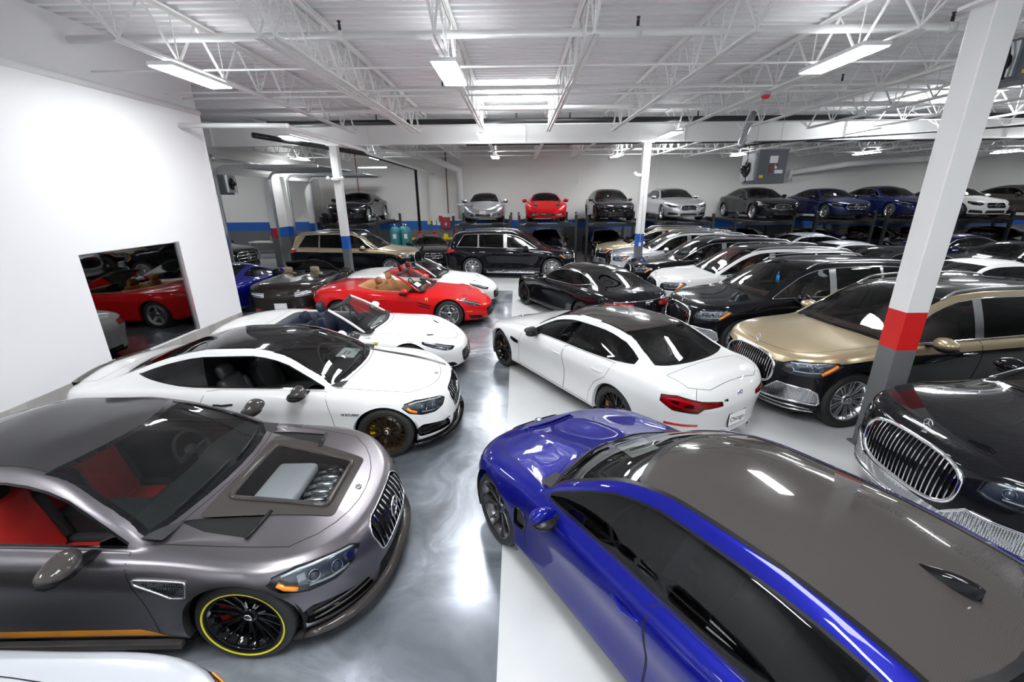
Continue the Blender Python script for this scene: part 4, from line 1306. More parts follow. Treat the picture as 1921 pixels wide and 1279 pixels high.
GRAN = dict(SEDAN, name='gran', L=5.01, W=1.90, rw=.345, xw=(.90, 3.86), xc=.85,
  top=[(.0, .64), (.16, .68), (.6, .79), (1.1, .88), (1.48, .955), (1.56, .98), (1.9, 1.17), (2.28, 1.325), (2.65, 1.385), (3.1, 1.395), (3.55, 1.37), (3.85, 1.30), (4.1, 1.18), (4.38, 1.06), (4.48, 1.04), (4.75, 1.03), (4.88, 1.01), (5.01, .93)],
  belt=[(0, .64), (.16, .68), (.6, .77), (1.0, .83), (1.6, .89), (2.3, .93), (3.2, .955), (3.9, .99), (4.5, .985), (4.88, .93), (5.01, .89)],
  rail=[(1.68, .78, .915), (2.0, .70, 1.10), (2.36, .615, 1.26), (2.75, .58, 1.32), (3.25, .575, 1.33), (3.7, .585, 1.285), (4.05, .64, 1.15), (4.32, .70, 1.04), (4.46, .745, 1.0)],
  ws=(1.54, 2.24), rg=(3.74, 4.38), mirs=.9, dlo=(1.72, 4.04), dlo_rise=(.04, 3.5), trunkz=1, pillars=[(2.78, .09, .10), (3.62, .03, .05)],
  hood=(.22, 1.48, .16), hoodw=[(.22, .5), (.7, .66), (1.1, .72), (1.75, .77)],
  doors=[(1, [(1.50, .27), (1.53, .6), (1.62, .90), (2.74, .95), (2.80, .6), (2.78, .27)]), (2, [(2.79, .27), (2.81, .6), (2.75, .952), (3.78, .985), (3.72, .80), (3.50, .64), (3.38, .45), (3.36, .27)])], handles=[(2.60, .80), (3.55, .83)],
  trunk=(4.44, 4.87, .66, .64), mirror=(2.02, .985), cab=dict(dash=1.86, seat=2.6, rear=3.45, zd=.92), dents=[(2.6, 1.0, .52, .16, -.02), (2.8, 1.3, .80, .05, .008)])
SUV = dict(name='suv', L=5.21, W=1.96, rw=.405, xw=(.90, 4.035), xc=.78, xcr=.55, p=2.9, pr=3.4, flare=.03, ra=.455,
  top=[(.0, .95), (.14, 1.00), (.5, 1.09), (.9, 1.15), (1.20, 1.20), (1.28, 1.225), (1.65, 1.47), (2.08, 1.705), (2.4, 1.78), (2.9, 1.805), (3.6, 1.80), (4.3, 1.765), (4.80, 1.715), (4.88, 1.66), (4.98, 1.42), (5.09, 1.17), (5.21, 1.08)],
  belt=[(0, .95), (.14, .985), (.5, 1.05), (1.0, 1.10), (1.6, 1.13), (2.5, 1.145), (3.6, 1.165), (4.4, 1.18), (5.0, 1.15), (5.21, 1.07)],
  rail=[(1.36, .80, 1.15), (1.72, .74, 1.37), (2.15, .68, 1.61), (2.5, .66, 1.71), (3.0, .655, 1.74), (3.8, .65, 1.735), (4.4, .655, 1.70), (4.75, .69, 1.62), (4.90, .74, 1.46), (5.04, .80, 1.17)],
  bw=[(0, .90), (.9, .905), (1.6, .91), (4.2, .905), (5.21, .90)], ws=(1.24, 2.12), rg=(4.78, 4.95), rearglass='rear', rgz=(1.22, 1.60, .66, .56), cwf=.15, cwr=.05, xmid=3.3,
  dlo=(1.42, 4.66), dlo_up=.06, dlo_lo=.02, dlo_rake=-.28, dlo_round=1, pillars=[(2.72, .13, .02), (3.78, .05, .02)],
  hood=(.16, 1.19, .10), hoodw=[(.16, .60), (.5, .76), (.9, .82), (1.4, .84)],
  doors=[(1, [(1.36, .36), (1.38, .7), (1.42, 1.12), (2.70, 1.15), (2.72, .7), (2.70, .36)]), (2, [(2.71, .36), (2.73, .7), (2.71, 1.15), (3.86, 1.165), (3.84, .95), (3.62, .80), (3.50, .6), (3.46, .36)])], handles=[(2.52, 1.0), (3.62, 1.02)],
  mirror=(1.92, 1.20), mirs=1.15, mirdy=.12, sill=[(0, .24), (.9, .28), (4.0, .30), (5.21, .33)], kz=[1, .94, .77, .55, .30, .06, -.02], wj=[0, .965, 1.0, .99, .975, .965, .91],
  cab=dict(dash=1.70, seat=2.42, rear=3.45, z=.55, zd=1.14), dents=[(2.7, 1.2, .62, .2, -.02), (2.8, 1.4, 1.0, .05, .006)], taper=[(0, .94), (.9, 1), (4.4, 1), (5.21, .965)],
  xn=[.14, .07, .02, .0, .0, .02, .08], xt=[.10, .05, .02, .0, .0, .03, .10], relax=1, ncrown=3.0)
SPIDER = dict(COUPE, name='spider', L=4.57, W=1.91, rw=.345, xw=(.98, 3.65), open=True, xc=.95, p=2.3, flare=.035,
  top=[(.0, .44), (.12, .50), (.4, .635), (.8, .745), (1.2, .845), (1.5, .90), (1.8, .905), (2.6, .90), (3.4, .955), (3.9, .97), (4.3, .93), (4.57, .86)],
  belt=[(0, .44), (.12, .50), (.4, .62), (.8, .735), (1.1, .765), (1.6, .80), (2.2, .83), (2.9, .88), (3.6, .93), (4.2, .90), (4.57, .82)],
  xn=[.10, .05, .02, .0, .0, .03, .10], hood=(.22, 1.42, .20), hoodw=[(.22, .42), (.7, .58), (1.2, .66), (1.65, .72)], cwf=.18, ncrown=3.2,
  doors=[(1, [(1.72, .27), (1.75, .6), (1.80, .80), (2.78, .865), (2.86, .6), (2.78, .27)])], handles=[(2.62, .72)], trunk=(3.52, 4.4, .60, .50),
  mirror=(2.02, .93), sill=[(0, .15), (.9, .19), (3.6, .2), (4.57, .25)], tub=(1.62, 2.75, 3.38, .68, .72, .42), wscr=(1.52, .90, 2.22, 1.28, .74, .58),
  cab=dict(dash=1.86, seat=2.42, rear=2.95, zd=.88, z=.26, rearseat=False), rail=[(1.6, .78, .8), (3.5, .78, .9)])
ROADSTER = dict(SPIDER, name='roadster', L=4.70, W=1.88, xw=(.90, 3.64), xc=.9, tub=(1.75, 2.75, 3.10, .66, .68, .60), wscr=(1.62, .92, 2.28, 1.27, .72, .56),
  top=[(.0, .46), (.12, .54), (.5, .70), (1.0, .82), (1.6, .915), (2.0, .915), (2.8, .93), (3.2, 1.0), (3.7, 1.0), (4.2, .98), (4.5, .955), (4.70, .86)], belt=[(0, .46), (.12, .54), (.5, .68), (1, .77), (1.6, .83), (2.4, .86), (3.2, .91), (3.8, .93), (4.4, .90), (4.70, .80)],
  doors=[(1, [(1.78, .27), (1.8, .6), (1.86, .82), (2.85, .875), (2.92, .6), (2.86, .27)])], trunk=(3.75, 4.55, .55, .5), cab=dict(dash=1.98, seat=2.42, rear=2.95, zd=.88, z=.26, rearseat=False), hoodfn=lambda x, y: .05*math.exp(-((x-3.35)/.35)**2)*math.exp(-((abs(y)-.34)/.17)**2))
R911 = dict(COUPE, name='rear_engine', L=4.45, W=1.83, rw=.33, xw=(.92, 3.27), xc=.85, p=2.2, pr=2.2, flare=.04,
  top=[(.0, .50), (.10, .55), (.4, .66), (.9, .80), (1.22, .90), (1.30, .94), (1.6, 1.13), (1.95, 1.27), (2.3, 1.305), (2.7, 1.285), (3.2, 1.17), (3.7, 1.0), (4.1, .87), (4.45, .70)],
  belt=[(0, .50), (.10, .55), (.4, .70), (.85, .83), (1.4, .85), (2.1, .87), (2.9, .89), (3.5, .88), (4.0, .80), (4.45, .66)],
  rail=[(1.42, .72, .88), (1.7, .65, 1.06), (2.05, .56, 1.20), (2.5, .54, 1.235), (3.0, .56, 1.14), (3.5, .62, .98), (3.8, .68, .88)], ws=(1.28, 1.92), rg=(2.75, 3.55), dlo=(1.46, 3.25), dlo_rise=(.02, 2.8), pillars=[(2.62, .03, .03)],
  hood=(.30, 1.2, .20), hoodw=[(.30, .32), (.7, .38), (1.0, .50), (1.4, .66)], doors=[(1, [(1.32, .27), (1.36, .6), (1.42, .84), (2.5, .88), (2.6, .6), (2.5, .27)])], handles=[(2.3, .72)], trunk=None, mirror=(1.75, .93), cab=dict(dash=1.55, seat=2.1, rear=2.8, zd=.86), hoodfn=lambda x, y: .035*math.exp(-((x-.60)/.36)**2)*math.exp(-((abs(y)-.54)/.13)**2))
QUAT = dict(GRAN, name='limousine', L=5.26, W=1.95, xw=(.95, 4.12), rw=.35,
  top=[(.0, .66), (.14, .72), (.6, .84), (1.1, .94), (1.50, 1.00), (1.60, 1.04), (1.95, 1.24), (2.35, 1.40), (2.75, 1.47), (3.3, 1.48), (3.7, 1.43), (4.1, 1.28), (4.5, 1.13), (4.65, 1.10), (4.95, 1.09), (5.12, 1.05), (5.26, .96)],
  belt=[(0, .66), (.14, .72), (.6, .83), (1.0, .90), (1.6, .95), (2.3, .98), (3.2, 1.0), (4.0, 1.04), (4.7, 1.03), (5.1, .97), (5.26, .92)],
  rail=[(1.72, .80, .97), (2.05, .72, 1.16), (2.42, .64, 1.33), (2.85, .60, 1.40), (3.4, .60, 1.40), (3.8, .61, 1.34), (4.2, .66, 1.20), (4.5, .72, 1.09), (4.68, .77, 1.05)],
  ws=(1.58, 2.32), rg=(3.62, 4.50), dlo=(1.76, 4.36), pillars=[(2.88, .09, .06), (3.82, .03, .03)], hood=(.24, 1.50, .18), hoodw=[(.24, .45), (.7, .64), (1.1, .74), (1.8, .79)],
  doors=[(1, [(1.55, .28), (1.58, .6), (1.66, .955), (2.86, 1.0), (2.90, .6), (2.88, .28)]), (2, [(2.89, .28), (2.91, .6), (2.87, 1.0), (3.98, 1.035), (3.92, .85), (3.72, .66), (3.62, .45), (3.60, .28)])], handles=[(2.70, .84), (3.74, .87)], trunk=(4.60, 5.1, .64, .58), mirror=(2.05, 1.04), cab=dict(dash=1.9, seat=2.65, rear=3.6, zd=.97))
BIGC = dict(COUPE, name='grand_coupe', L=5.03, W=1.92, rw=.35, xw=(.86, 3.80),
  top=[(.0, .66), (.16, .71), (.6, .84), (1.1, .94), (1.45, 1.0), (1.54, 1.03), (1.85, 1.20), (2.25, 1.35), (2.65, 1.41), (3.1, 1.41), (3.5, 1.35), (4.0, 1.20), (4.45, 1.06), (4.6, 1.035), (4.8, 1.02), (4.92, .99), (5.03, .90)],
  belt=[(0, .66), (.16, .71), (.6, .82), (1.0, .88), (1.6, .93), (2.4, .955), (3.3, .98), (3.9, 1.01), (4.5, .99), (4.9, .91), (5.03, .86)],
  rail=[(1.66, .79, .95), (1.98, .71, 1.13), (2.36, .63, 1.28), (2.75, .59, 1.335), (3.25, .585, 1.335), (3.7, .60, 1.26), (4.1, .65, 1.13), (4.4, .71, 1.04), (4.58, .755, 1.01)],
  ws=(1.52, 2.22), rg=(3.4, 4.42), dlo=(1.70, 4.05), dlo_rise=(.09, 3.1), pillars=[(3.12, .035, .10)], hood=(.24, 1.45, .16), hoodw=[(.24, .5), (.7, .66), (1.1, .74), (1.75, .79)],
  doors=[(1, [(1.48, .27), (1.52, .6), (1.6, .94), (3.05, .985), (3.18, .7), (3.1, .45), (3.0, .27)])], handles=[(2.85, .82)], trunk=(4.5, 4.93, .60, .54), mirror=(1.98, 1.02), cab=dict(dash=1.84, seat=2.6, rear=3.5, zd=.95))
LOWC = dict(COUPE, name='low_coupe', L=4.55, W=1.94, rw=.345, xw=(.86, 3.49), xc=.9,
  top=[(.0, .55), (.14, .62), (.6, .76), (1.2, .86), (1.68, .92), (1.76, .95), (2.1, 1.13), (2.4, 1.235), (2.7, 1.275), (3.0, 1.265), (3.5, 1.16), (4.0, 1.0), (4.3, .93), (4.45, .90), (4.55, .80)],
  belt=[(0, .55), (.14, .62), (.6, .76), (.9, .80), (1.6, .84), (2.3, .87), (3.0, .90), (3.5, .94), (4.1, .90), (4.4, .84), (4.55, .76)],
  rail=[(1.86, .77, .86), (2.1, .69, 1.0), (2.4, .60, 1.13), (2.75, .56, 1.19), (3.1, .56, 1.16), (3.5, .60, 1.06), (3.9, .67, .95), (4.15, .73, .90)],
  ws=(1.74, 2.36), rg=(3.0, 4.0), dlo=(1.92, 3.65), dlo_rise=(.05, 3.0), pillars=[(2.95, .03, .08)], hood=(.24, 1.68, .18), hoodw=[(.24, .5), (.7, .64), (1.2, .72), (1.95, .77)],
  doors=[(1, [(1.72, .27), (1.76, .6), (1.82, .85), (2.85, .90), (2.95, .6), (2.85, .27)])], handles=[(2.65, .74)], trunk=(4.05, 4.45, .58, .52), mirror=(2.12, .93), cab=dict(dash=2.0, seat=2.6, rear=3.1, zd=.88, rearseat=False))
# ================================================================ THE PLACE
def ramp_z(name, stops, rough=.6, brick=None, axis='Z'):
    """painted surface whose colour bands follow height"""
    m = bpy.data.materials.new(name); m.use_nodes = True; nt = m.node_tree; b = nt.nodes['Principled BSDF']; b.inputs['Roughness'].default_value = rough
    g = nt.nodes.new('ShaderNodeNewGeometry'); sp = nt.nodes.new('ShaderNodeSeparateXYZ'); nt.links.new(g.outputs['Position'], sp.inputs[0])
    mr = nt.nodes.new('ShaderNodeMath'); mr.operation = 'DIVIDE'; mr.inputs[1].default_value = 6.0; nt.links.new(sp.outputs['Z'], mr.inputs[0])
    cr = nt.nodes.new('ShaderNodeValToRGB'); cr.color_ramp.interpolation = 'CONSTANT'; nt.links.new(mr.outputs[0], cr.inputs[0])
    el = cr.color_ramp.elements
    el[0].position = 0; el[0].color = tuple(stops[0][1])+(1,); el[1].position = stops[1][0]/6; el[1].color = tuple(stops[1][1])+(1,)
    for z, c in stops[2:]: e = el.new(z/6); e.color = tuple(c)+(1,)
    nt.links.new(cr.outputs[0], b.inputs['Base Color'])
    if brick:
        cb = nt.nodes.new('ShaderNodeCombineXYZ'); nt.links.new(sp.outputs[brick], cb.inputs[0]); nt.links.new(sp.outputs['Z'], cb.inputs[1])
        br = nt.nodes.new('ShaderNodeTexBrick'); br.inputs['Scale'].default_value = 1.0; br.inputs['Brick Width'].default_value = .40; br.inputs['Row Height'].default_value = .20; br.inputs['Mortar Size'].default_value = .006
        nt.links.new(cb.outputs[0], br.inputs['Vector'])
        bp = nt.nodes.new('ShaderNodeBump'); bp.inputs['Strength'].default_value = .35; bp.inputs['Distance'].default_value = .01; bp.invert = True
        nt.links.new(br.outputs['Fac'], bp.inputs['Height']); nt.links.new(bp.outputs[0], b.inputs['Normal'])
    return m
C_WHITE, C_BLUE, C_GREY, C_RED = (.78, .78, .77), (.01, .10, .42), (.13, .135, .14), (.60, .01, .01)
M_BACK = ramp_z('block_wall_paint', [(0, C_GREY), (1.30, C_BLUE), (1.76, (.70, .69, .67))], .6, 'X')
M_SHOP = ramp_z('shop_wall_paint', [(0, C_GREY), (1.32, C_BLUE), (1.78, (.72, .71, .69))], .6, 'Y')
M_COLB = ramp_z('column_paint_blue', [(0, C_GREY), (1.33, C_BLUE), (1.78, C_WHITE)], .4)
M_COLR = ramp_z('column_paint_red', [(0, C_GREY), (1.33, C_RED), (1.78, C_WHITE)], .4)
M_WALL = mat('white_wall_paint', (.88, .885, .90), rough=.55, bump=.05, bscale=60)
M_BULK = mat('bulkhead_paint', (.74, .74, .76), rough=.6, bump=.3, bscale=120)
M_DECK = mat('deck_paint', (.87, .87, .88), rough=.5)
M_STEEL = mat('joist_paint', (.84, .84, .83), rough=.4)
M_PIPE = mat('pipe_paint', (.78, .78, .77), rough=.4)
M_BPIPE = mat('black_pipe', (.02, .02, .022), rough=.4)
M_GALV = mat('galvanised', (.55, .58, .60), rough=.28, metal=.9, var=.15, bscale=12)
M_LIFT = mat('lift_black', (.02, .021, .024), rough=.4)
M_DKRED = mat('dark_red_paint', (.30, .02, .02), rough=.4)
M_YEL = mat('safety_yellow', (.85, .62, .01), rough=.4)
M_RED = mat('bright_red', (.65, .02, .02), rough=.35)
# floor materials
def floor_light():
    m = mat('light_grey_epoxy', (.50, .51, .51), rough=.16, spec=.5); nt = m.node_tree; b = nt.nodes['Principled BSDF']
    g = nt.nodes.new('ShaderNodeNewGeometry'); n = nt.nodes.new('ShaderNodeTexNoise'); n.inputs['Scale'].default_value = 1.2; n.inputs['Detail'].default_value = 5
    nt.links.new(g.outputs['Position'], n.inputs['Vector']); r = nt.nodes.new('ShaderNodeValToRGB'); r.color_ramp.elements[0].position = .35; r.color_ramp.elements[1].position = .7
    r.color_ramp.elements[0].color = (.53, .54, .54, 1); r.color_ramp.elements[1].color = (.60, .61, .61, 1)
    nt.links.new(n.outputs['Fac'], r.inputs[0]); nt.links.new(r.outputs[0], b.inputs['Base Color']); return m
def floor_marble():
    m = mat('metallic_marbled_epoxy', (.2, .22, .25), rough=.20, spec=.6, coat=.6, croll=.08); nt = m.node_tree; b = nt.nodes['Principled BSDF']
    g = nt.nodes.new('ShaderNodeNewGeometry'); n1 = nt.nodes.new('ShaderNodeTexNoise'); n1.inputs['Scale'].default_value = .9; n1.inputs['Detail'].default_value = 3
    mp = nt.nodes.new('ShaderNodeMixRGB'); mp.blend_type = 'ADD'; mp.inputs[0].default_value = 1.3
    nt.links.new(g.outputs['Position'], n1.inputs['Vector']); nt.links.new(g.outputs['Position'], mp.inputs[1]); nt.links.new(n1.outputs['Color'], mp.inputs[2])
    n = nt.nodes.new('ShaderNodeTexNoise'); n.inputs['Scale'].default_value = 1.1; n.inputs['Detail'].default_value = 8; n.inputs['Roughness'].default_value = .55; n.inputs['Distortion'].default_value = .8
    nt.links.new(mp.outputs[0], n.inputs['Vector']); r = nt.nodes.new('ShaderNodeValToRGB'); e = r.color_ramp.elements
    e[0].position = .30; e[0].color = (.12, .135, .155, 1); e[1].position = .70; e[1].color = (.46, .50, .55, 1); k = e.new(.5); k.color = (.22, .24, .27, 1)
    nt.links.new(n.outputs['Fac'], r.inputs[0]); nt.links.new(r.outputs[0], b.inputs['Base Color']); b.inputs['Metallic'].default_value = .35
    r2 = nt.nodes.new('ShaderNodeMapRange'); r2.inputs[3].default_value = .12; r2.inputs[4].default_value = .34; nt.links.new(n.outputs['Fac'], r2.inputs[0]); nt.links.new(r2.outputs[0], b.inputs['Roughness'])
    return m
def struct(name, mb, m, **k):
    o = mb.build(name, m, **k); o['kind'] = 'structure'; return o
X0, X1, Y0, Y1, ZD = -19.0, 40.0, -9.0, 25.6, 5.61
struct('floor', MB().box(((X0+X1)/2, (Y0+Y1)/2, -.1), (X1-X0, Y1-Y0+.4, .2)), floor_light())
struct('floor_marbled', MB().box(((-6.6-.15)/2, (Y0+14.5)/2, .0015), (6.45, 14.5-Y0, .003)), floor_marble())
# left partition with the office window
WX = -6.6; wy0, wy1, wz0, wz1 = 6.47, 8.50, .50, 2.27; WE = 9.9; WT = 4.73
mb = MB()
for (a, b, c, d) in ((Y0, wy0, 0, WT), (wy1, WE, 0, WT), (wy0, wy1, 0, wz0), (wy0, wy1, wz1, WT)): mb.box((WX-.10, (a+b)/2, (c+d)/2), (.20, b-a, d-c))
struct('wall_left', mb, M_WALL)
struct('wall_left_return', MB().box(((WX-.2-11)/2, WE-.1, WT/2+.4), (11-6.8, .2, WT+.8)), M_WALL)
def tile():
    m = mat('hexagon_tile', (.42, .41, .39), rough=.35); nt = m.node_tree; b = nt.nodes['Principled BSDF']
    g = nt.nodes.new('ShaderNodeNewGeometry'); sp = nt.nodes.new('ShaderNodeSeparateXYZ'); cb = nt.nodes.new('ShaderNodeCombineXYZ'); nt.links.new(g.outputs['Position'], sp.inputs[0]); nt.links.new(sp.outputs['Y'], cb.inputs[0]); nt.links.new(sp.outputs['Z'], cb.inputs[1])
    v = nt.nodes.new('ShaderNodeTexVoronoi'); v.inputs['Scale'].default_value = 5.0; v.inputs['Randomness'].default_value = .12; v.voronoi_dimensions = '2D'; nt.links.new(cb.outputs[0], v.inputs['Vector'])
    hs = nt.nodes.new('ShaderNodeRGBToBW'); nt.links.new(v.outputs['Color'], hs.inputs[0]); r = nt.nodes.new('ShaderNodeValToRGB'); r.color_ramp.elements[0].color = (.33, .315, .295, 1); r.color_ramp.elements[1].color = (.50, .485, .46, 1)
    nt.links.new(hs.outputs[0], r.inputs[0]); nt.links.new(r.outputs[0], b.inputs['Base Color']); return m
struct('baseboard_left', MB().box((WX+.008, (Y0+WE)/2, .245), (.016, WE-Y0, .49)), tile())
# bulkhead over the partition and its rounded edge
struct('wall_left_upper', MB().box((WX-.12, (Y0+WE)/2, (WT+ZD)/2), (.16, WE-Y0, ZD-WT)), M_BULK)
struct('trim_1', MB().tube([(WX-.01, Y0, WT+.02), (WX-.01, WE, WT+.02)], .055, 12), M_WALL)
struct('trim_2', MB().box((WX+.004, WE-.01, WT/2), (.012, .03, WT)), M_WALL)
# office window
fr = MB(); ALW = mat('satin_aluminium', (.70, .72, .75), rough=.3, metal=.8)
fr.box((WX-.08, wy1-.035, (wz0+wz1)/2), (.16, .07, wz1-wz0)); fr.box((WX-.10, wy0+.01, (wz0+wz1)/2), (.10, .02, wz1-wz0)); fr.box((WX-.10, (wy0+wy1)/2, wz1-.01), (.10, wy1-wy0, .02)); fr.box((WX-.10, (wy0+wy1)/2, wz0+.01), (.10, wy1-wy0, .02))
wf = struct('window_1', fr, ALW)
GOF = glass('office_glass', (.42, .52, .50), ior=2.3); MB().box((WX-.03, (wy0+wy1-.07)/2, (wz0+wz1)/2), (.008, wy1-wy0-.07, wz1-wz0-.03)).build('window_pane', GOF, wf)
struct('wall_office', MB().box((-10.0, 7.5, 1.5), (.1, 6.0, 3.4)).box((-8.4, 4.5, 1.5), (3.2, .1, 3.4)).box((-8.4, 9.6, 1.5), (3.2, .1, 3.4)).box((-8.4, 7.0, 3.2), (3.4, 5.2, .1)), mat('office_wall_grey', (.10, .11, .115), rough=.8))
# outer walls
struct('wall_back', MB().box(((X0+X1)/2, Y1+.1, ZD/2), (X1-X0, .2, ZD+.4)), M_BACK)
struct('wall_right', MB().box((X1+.1, (Y0+Y1)/2, ZD/2), (.2, Y1-Y0, ZD+.4)), M_BACK)
struct('wall_front', MB().box(((X0+X1)/2, Y0-.1, ZD/2), (X1-X0, .2, ZD+.4)), M_WALL)
struct('wall_far_left', MB().box((X0-.1, 17, ZD/2), (.2, 16.2, ZD+.4)), M_SHOP)
struct('wall_shop_near', MB().box((-15, WE-.1, ZD/2), (8, .2, ZD+.4)), M_SHOP)
# service-bay wall with the two door openings
SX = -11.1; op = [(16.35, 20.2, 3.95), (21.5, 24.1, 3.9)]
mb = MB(); yy = WE
for a, b, h in op: mb.box((SX-.1, (yy+a)/2, ZD/2), (.2, a-yy, ZD)).box((SX-.1, (a+b)/2, (h+ZD)/2), (.2, b-a, ZD-h)); yy = b
mb.box((SX-.1, (yy+Y1)/2, ZD/2), (.2, Y1-yy, ZD)); struct('wall_shop_left', mb, M_SHOP)
k = 0
for a, b, h in op:
    k += 1; d = MB()
    for y in (a, b): d.box((SX+.04, y, h/2), (.28, .12, h), 1 if (y == a and k == 1) else 0)
    d.box((SX+.04, (a+b)/2, h+.06), (.28, b-a+.2, .14)); dj = struct('door_%d' % k, d, [M_COLR if k == 1 else M_COLB, M_COLB])
    tr = MB()
    for y in (a+.12, b-.12):
        pts = [(SX+.22, y, 0), (SX+.22, y, h-.1)]+[(SX+.22+.35*(1-math.cos(t)), y, h-.1+.30*math.sin(t)) for t in np.linspace(.2, math.pi/2, 6)]+[(SX+4.0, y, h+.20)]
        for q in range(len(pts)-1): tr.bar(pts[q], pts[q+1], .06, .09)
    tr.build('door_track', M_GALV, dj)
    pn = MB()
    for q in range(6): pn.box((SX+.55+.56*q+.27, (a+b)/2, h+.24), (.54, b-a-.26, .05))
    pn.build('door_panel', mat('door_panel_grey', (.30, .31, .32), rough=.5), dj)
    MB().tube([(SX+.35, a-.1, h+.48), (SX+.35, b+.1, h+.48)], .035, 10).lathe([(.02, a-.15), (.12, a-.15), (.12, a-.05), (.02, a-.05)], 16, axis='y', c=(SX+.35, 0, h+.48)).build('torsion_shaft', M_GALV, dj)

# ---------------------------------------------------------------- roof
per = .205; n = int((Y1-Y0)/per); vs = []; prof = [(0, 0), (.075, 0), (.085, .07), (.195, .07)]
for i in range(n):
    for a, z in prof: vs.append((Y0+i*per+a, ZD+z))
vv = []
for y, z in vs: vv += [(X0, y, z), (X1, y, z)]
struct('ceiling', MB().add(vv, [(2*i, 2*i+2, 2*i+3, 2*i+1) for i in range(len(vs)-1)]), M_DECK)
struct('ceiling_cover', MB().box(((X0+X1)/2, (Y0+Y1)/2, ZD+.20), (X1-X0, Y1-Y0, .02)), M_DECK)
def girder(y, label, x0=-11.0, x1=X1):
    g = MB(); z0, z1 = 4.72, 5.40; g.box(((x0+x1)/2, y, z0+.012), (x1-x0, .24, .024)); g.box(((x0+x1)/2, y, z1-.012), (x1-x0, .24, .024)); g.box(((x0+x1)/2, y, (z0+z1)/2), (x1-x0, .015, z1-z0-.02))
    for x in np.arange(x0+.9, x1, 5.2): g.box((x, y, (z0+z1)/2), (.012, .22, z1-z0-.03))
    tag(g.build('roof_girder', M_STEEL), label, 'beam')
girder(15.6, 'white steel girder spanning the hall on the two slim columns with blue bands')
def joist(name, y0, y1):
    zb, zt = 4.90, 5.575; m = MB(); yb0, yb1 = y0+1.2, y1-1.2
    for s in (-1, 1):
        m.box((s*.040, (y0+y1)/2, zt), (.060, y1-y0, .012)); m.box((s*.014, (y0+y1)/2, zt-.026), (.008, y1-y0, .05))
        m.box((s*.038, (yb0+yb1)/2, zb), (.055, yb1-yb0, .010)); m.box((s*.014, (yb0+yb1)/2, zb+.024), (.008, yb1-yb0, .045))
    n = 8; ys = np.linspace(yb0, yb1, n+1)
    root = m.build(name, M_STEEL)
    w = MB()
    w.bar((0, y0+.05, zt-.03), (0, yb0+.03, zb+.02), .022, .022); w.bar((0, y1-.05, zt-.03), (0, yb1-.03, zb+.02), .022, .022)
    for i in range(n):
        ym = (ys[i]+ys[i+1])/2; w.bar((0, ys[i], zb+.02), (0, ym, zt-.03), .028, .024); w.bar((0, ym, zt-.03), (0, ys[i+1], zb+.02), .040 if i % 2 else .026, .024)
        w.bar((0, ys[i], zb+.02), (0, ys[i], zt-.03), .014, .014)
    w.bar((0, (y0+yb0)/2, zt-.03), (0, yb0, zb+.02), .018, .018); w.bar((0, (y1+yb1)/2, zt-.03), (0, yb1, zb+.02), .018, .018)
    w.build('web_bars', M_STEEL, root)
    return root
ORD = 'first second third fourth fifth sixth seventh eighth ninth tenth eleventh twelfth thirteenth fourteenth fifteenth sixteenth seventeenth eighteenth nineteenth twentieth twenty-first twenty-second twenty-third twenty-fourth twenty-fifth twenty-sixth'.split()
xs_ = [-4.87+1.94*k for k in range(23)]
for (y0, y1, where, grp) in ((4.9, 15.5, 'in the near roof bay', 'roof joists of the near bay'), (15.7, 25.5, 'in the far roof bay behind the girder', 'roof joists of the far bay')):
    j0 = joist('roof_joist', y0, y1); ch = list(j0.children)
    for i, x in enumerate(xs_+([-6.8, -8.75, -10.6] if y0 > 10 else [-3.12])):
        j = j0 if i == 0 else copy_tree(j0, ch={j0.name: ch})
        j.location.x = x; k_ = (i+1 if y0 < 10 else (i+4 if i < 23 else 26-i)); tag(j, '%s white open-web joist from the left %s' % (ORD[k_-1], where) if i != 23 or y0 > 10 else 'extra joist doubled up beside the second joist from the left in the near bay', 'roof joist', grp)
def runner(name, y, z, r, m, label, x0=WX+.05, x1=X1-.2, cat='pipe', heads=(), wob=0, collars=()):
    b = MB().tube([(x0, y, z), ((x0+x1)/2, y+wob, z), (x1, y, z)], r, 8)
    for x in collars: b.lathe([(r+.001, x-.05), (r+.014, x-.05), (r+.014, x+.05), (r+.001, x+.05)], 12, axis='x', c=(0, y, z))
    o = b.build(name, m); tag(o, label, cat)
    for x in heads:
        h = MB().tube([(x, y, z+r*.5), (x, y, z+r+.09)], .022, 8).lathe([(.0, z+r+.13), (.028, z+r+.13), (.028, z+r+.125), (0.012, z+r+.09)], 10, axis='z', c=(x, y, 0)); h.build('sprinkler_head', M_BPIPE, o)
    return o
runner('sprinkler_pipe', 7.3, 5.28, .055, M_PIPE, 'thick white sprinkler pipe crossing the roof joists nearest the camera', heads=(-2.55, 1.75, 6.2), collars=(-2.55, 1.75, 6.2))
runner('sprinkler_pipe', 10.6, 5.30, .04, M_PIPE, 'white sprinkler pipe crossing the joists in front of the bright skylight', heads=(-1.6, 1.2, 7.0), x0=WX+.05)
runner('sprinkler_pipe', 12.6, 5.26, .045, M_PIPE, 'white sprinkler pipe crossing behind the bright skylight', x0=-10.9)
runner('sprinkler_main', 14.3, 5.20, .075, M_BPIPE, 'thick black sprinkler main running across just in front of the long girder', x0=-7.5, heads=(-4.2, .0, 1.6, 5.4), cat='pipe')
runner('sprinkler_main', 18.7, 5.05, .06, M_BPIPE, 'black sprinkler pipe behind the girder, seen between the girder and the back wall', x0=-2.0)
runner('sprinkler_pipe', 21.4, 5.05, .04, M_PIPE, 'white sprinkler pipe nearest the back wall', x0=-6.0)
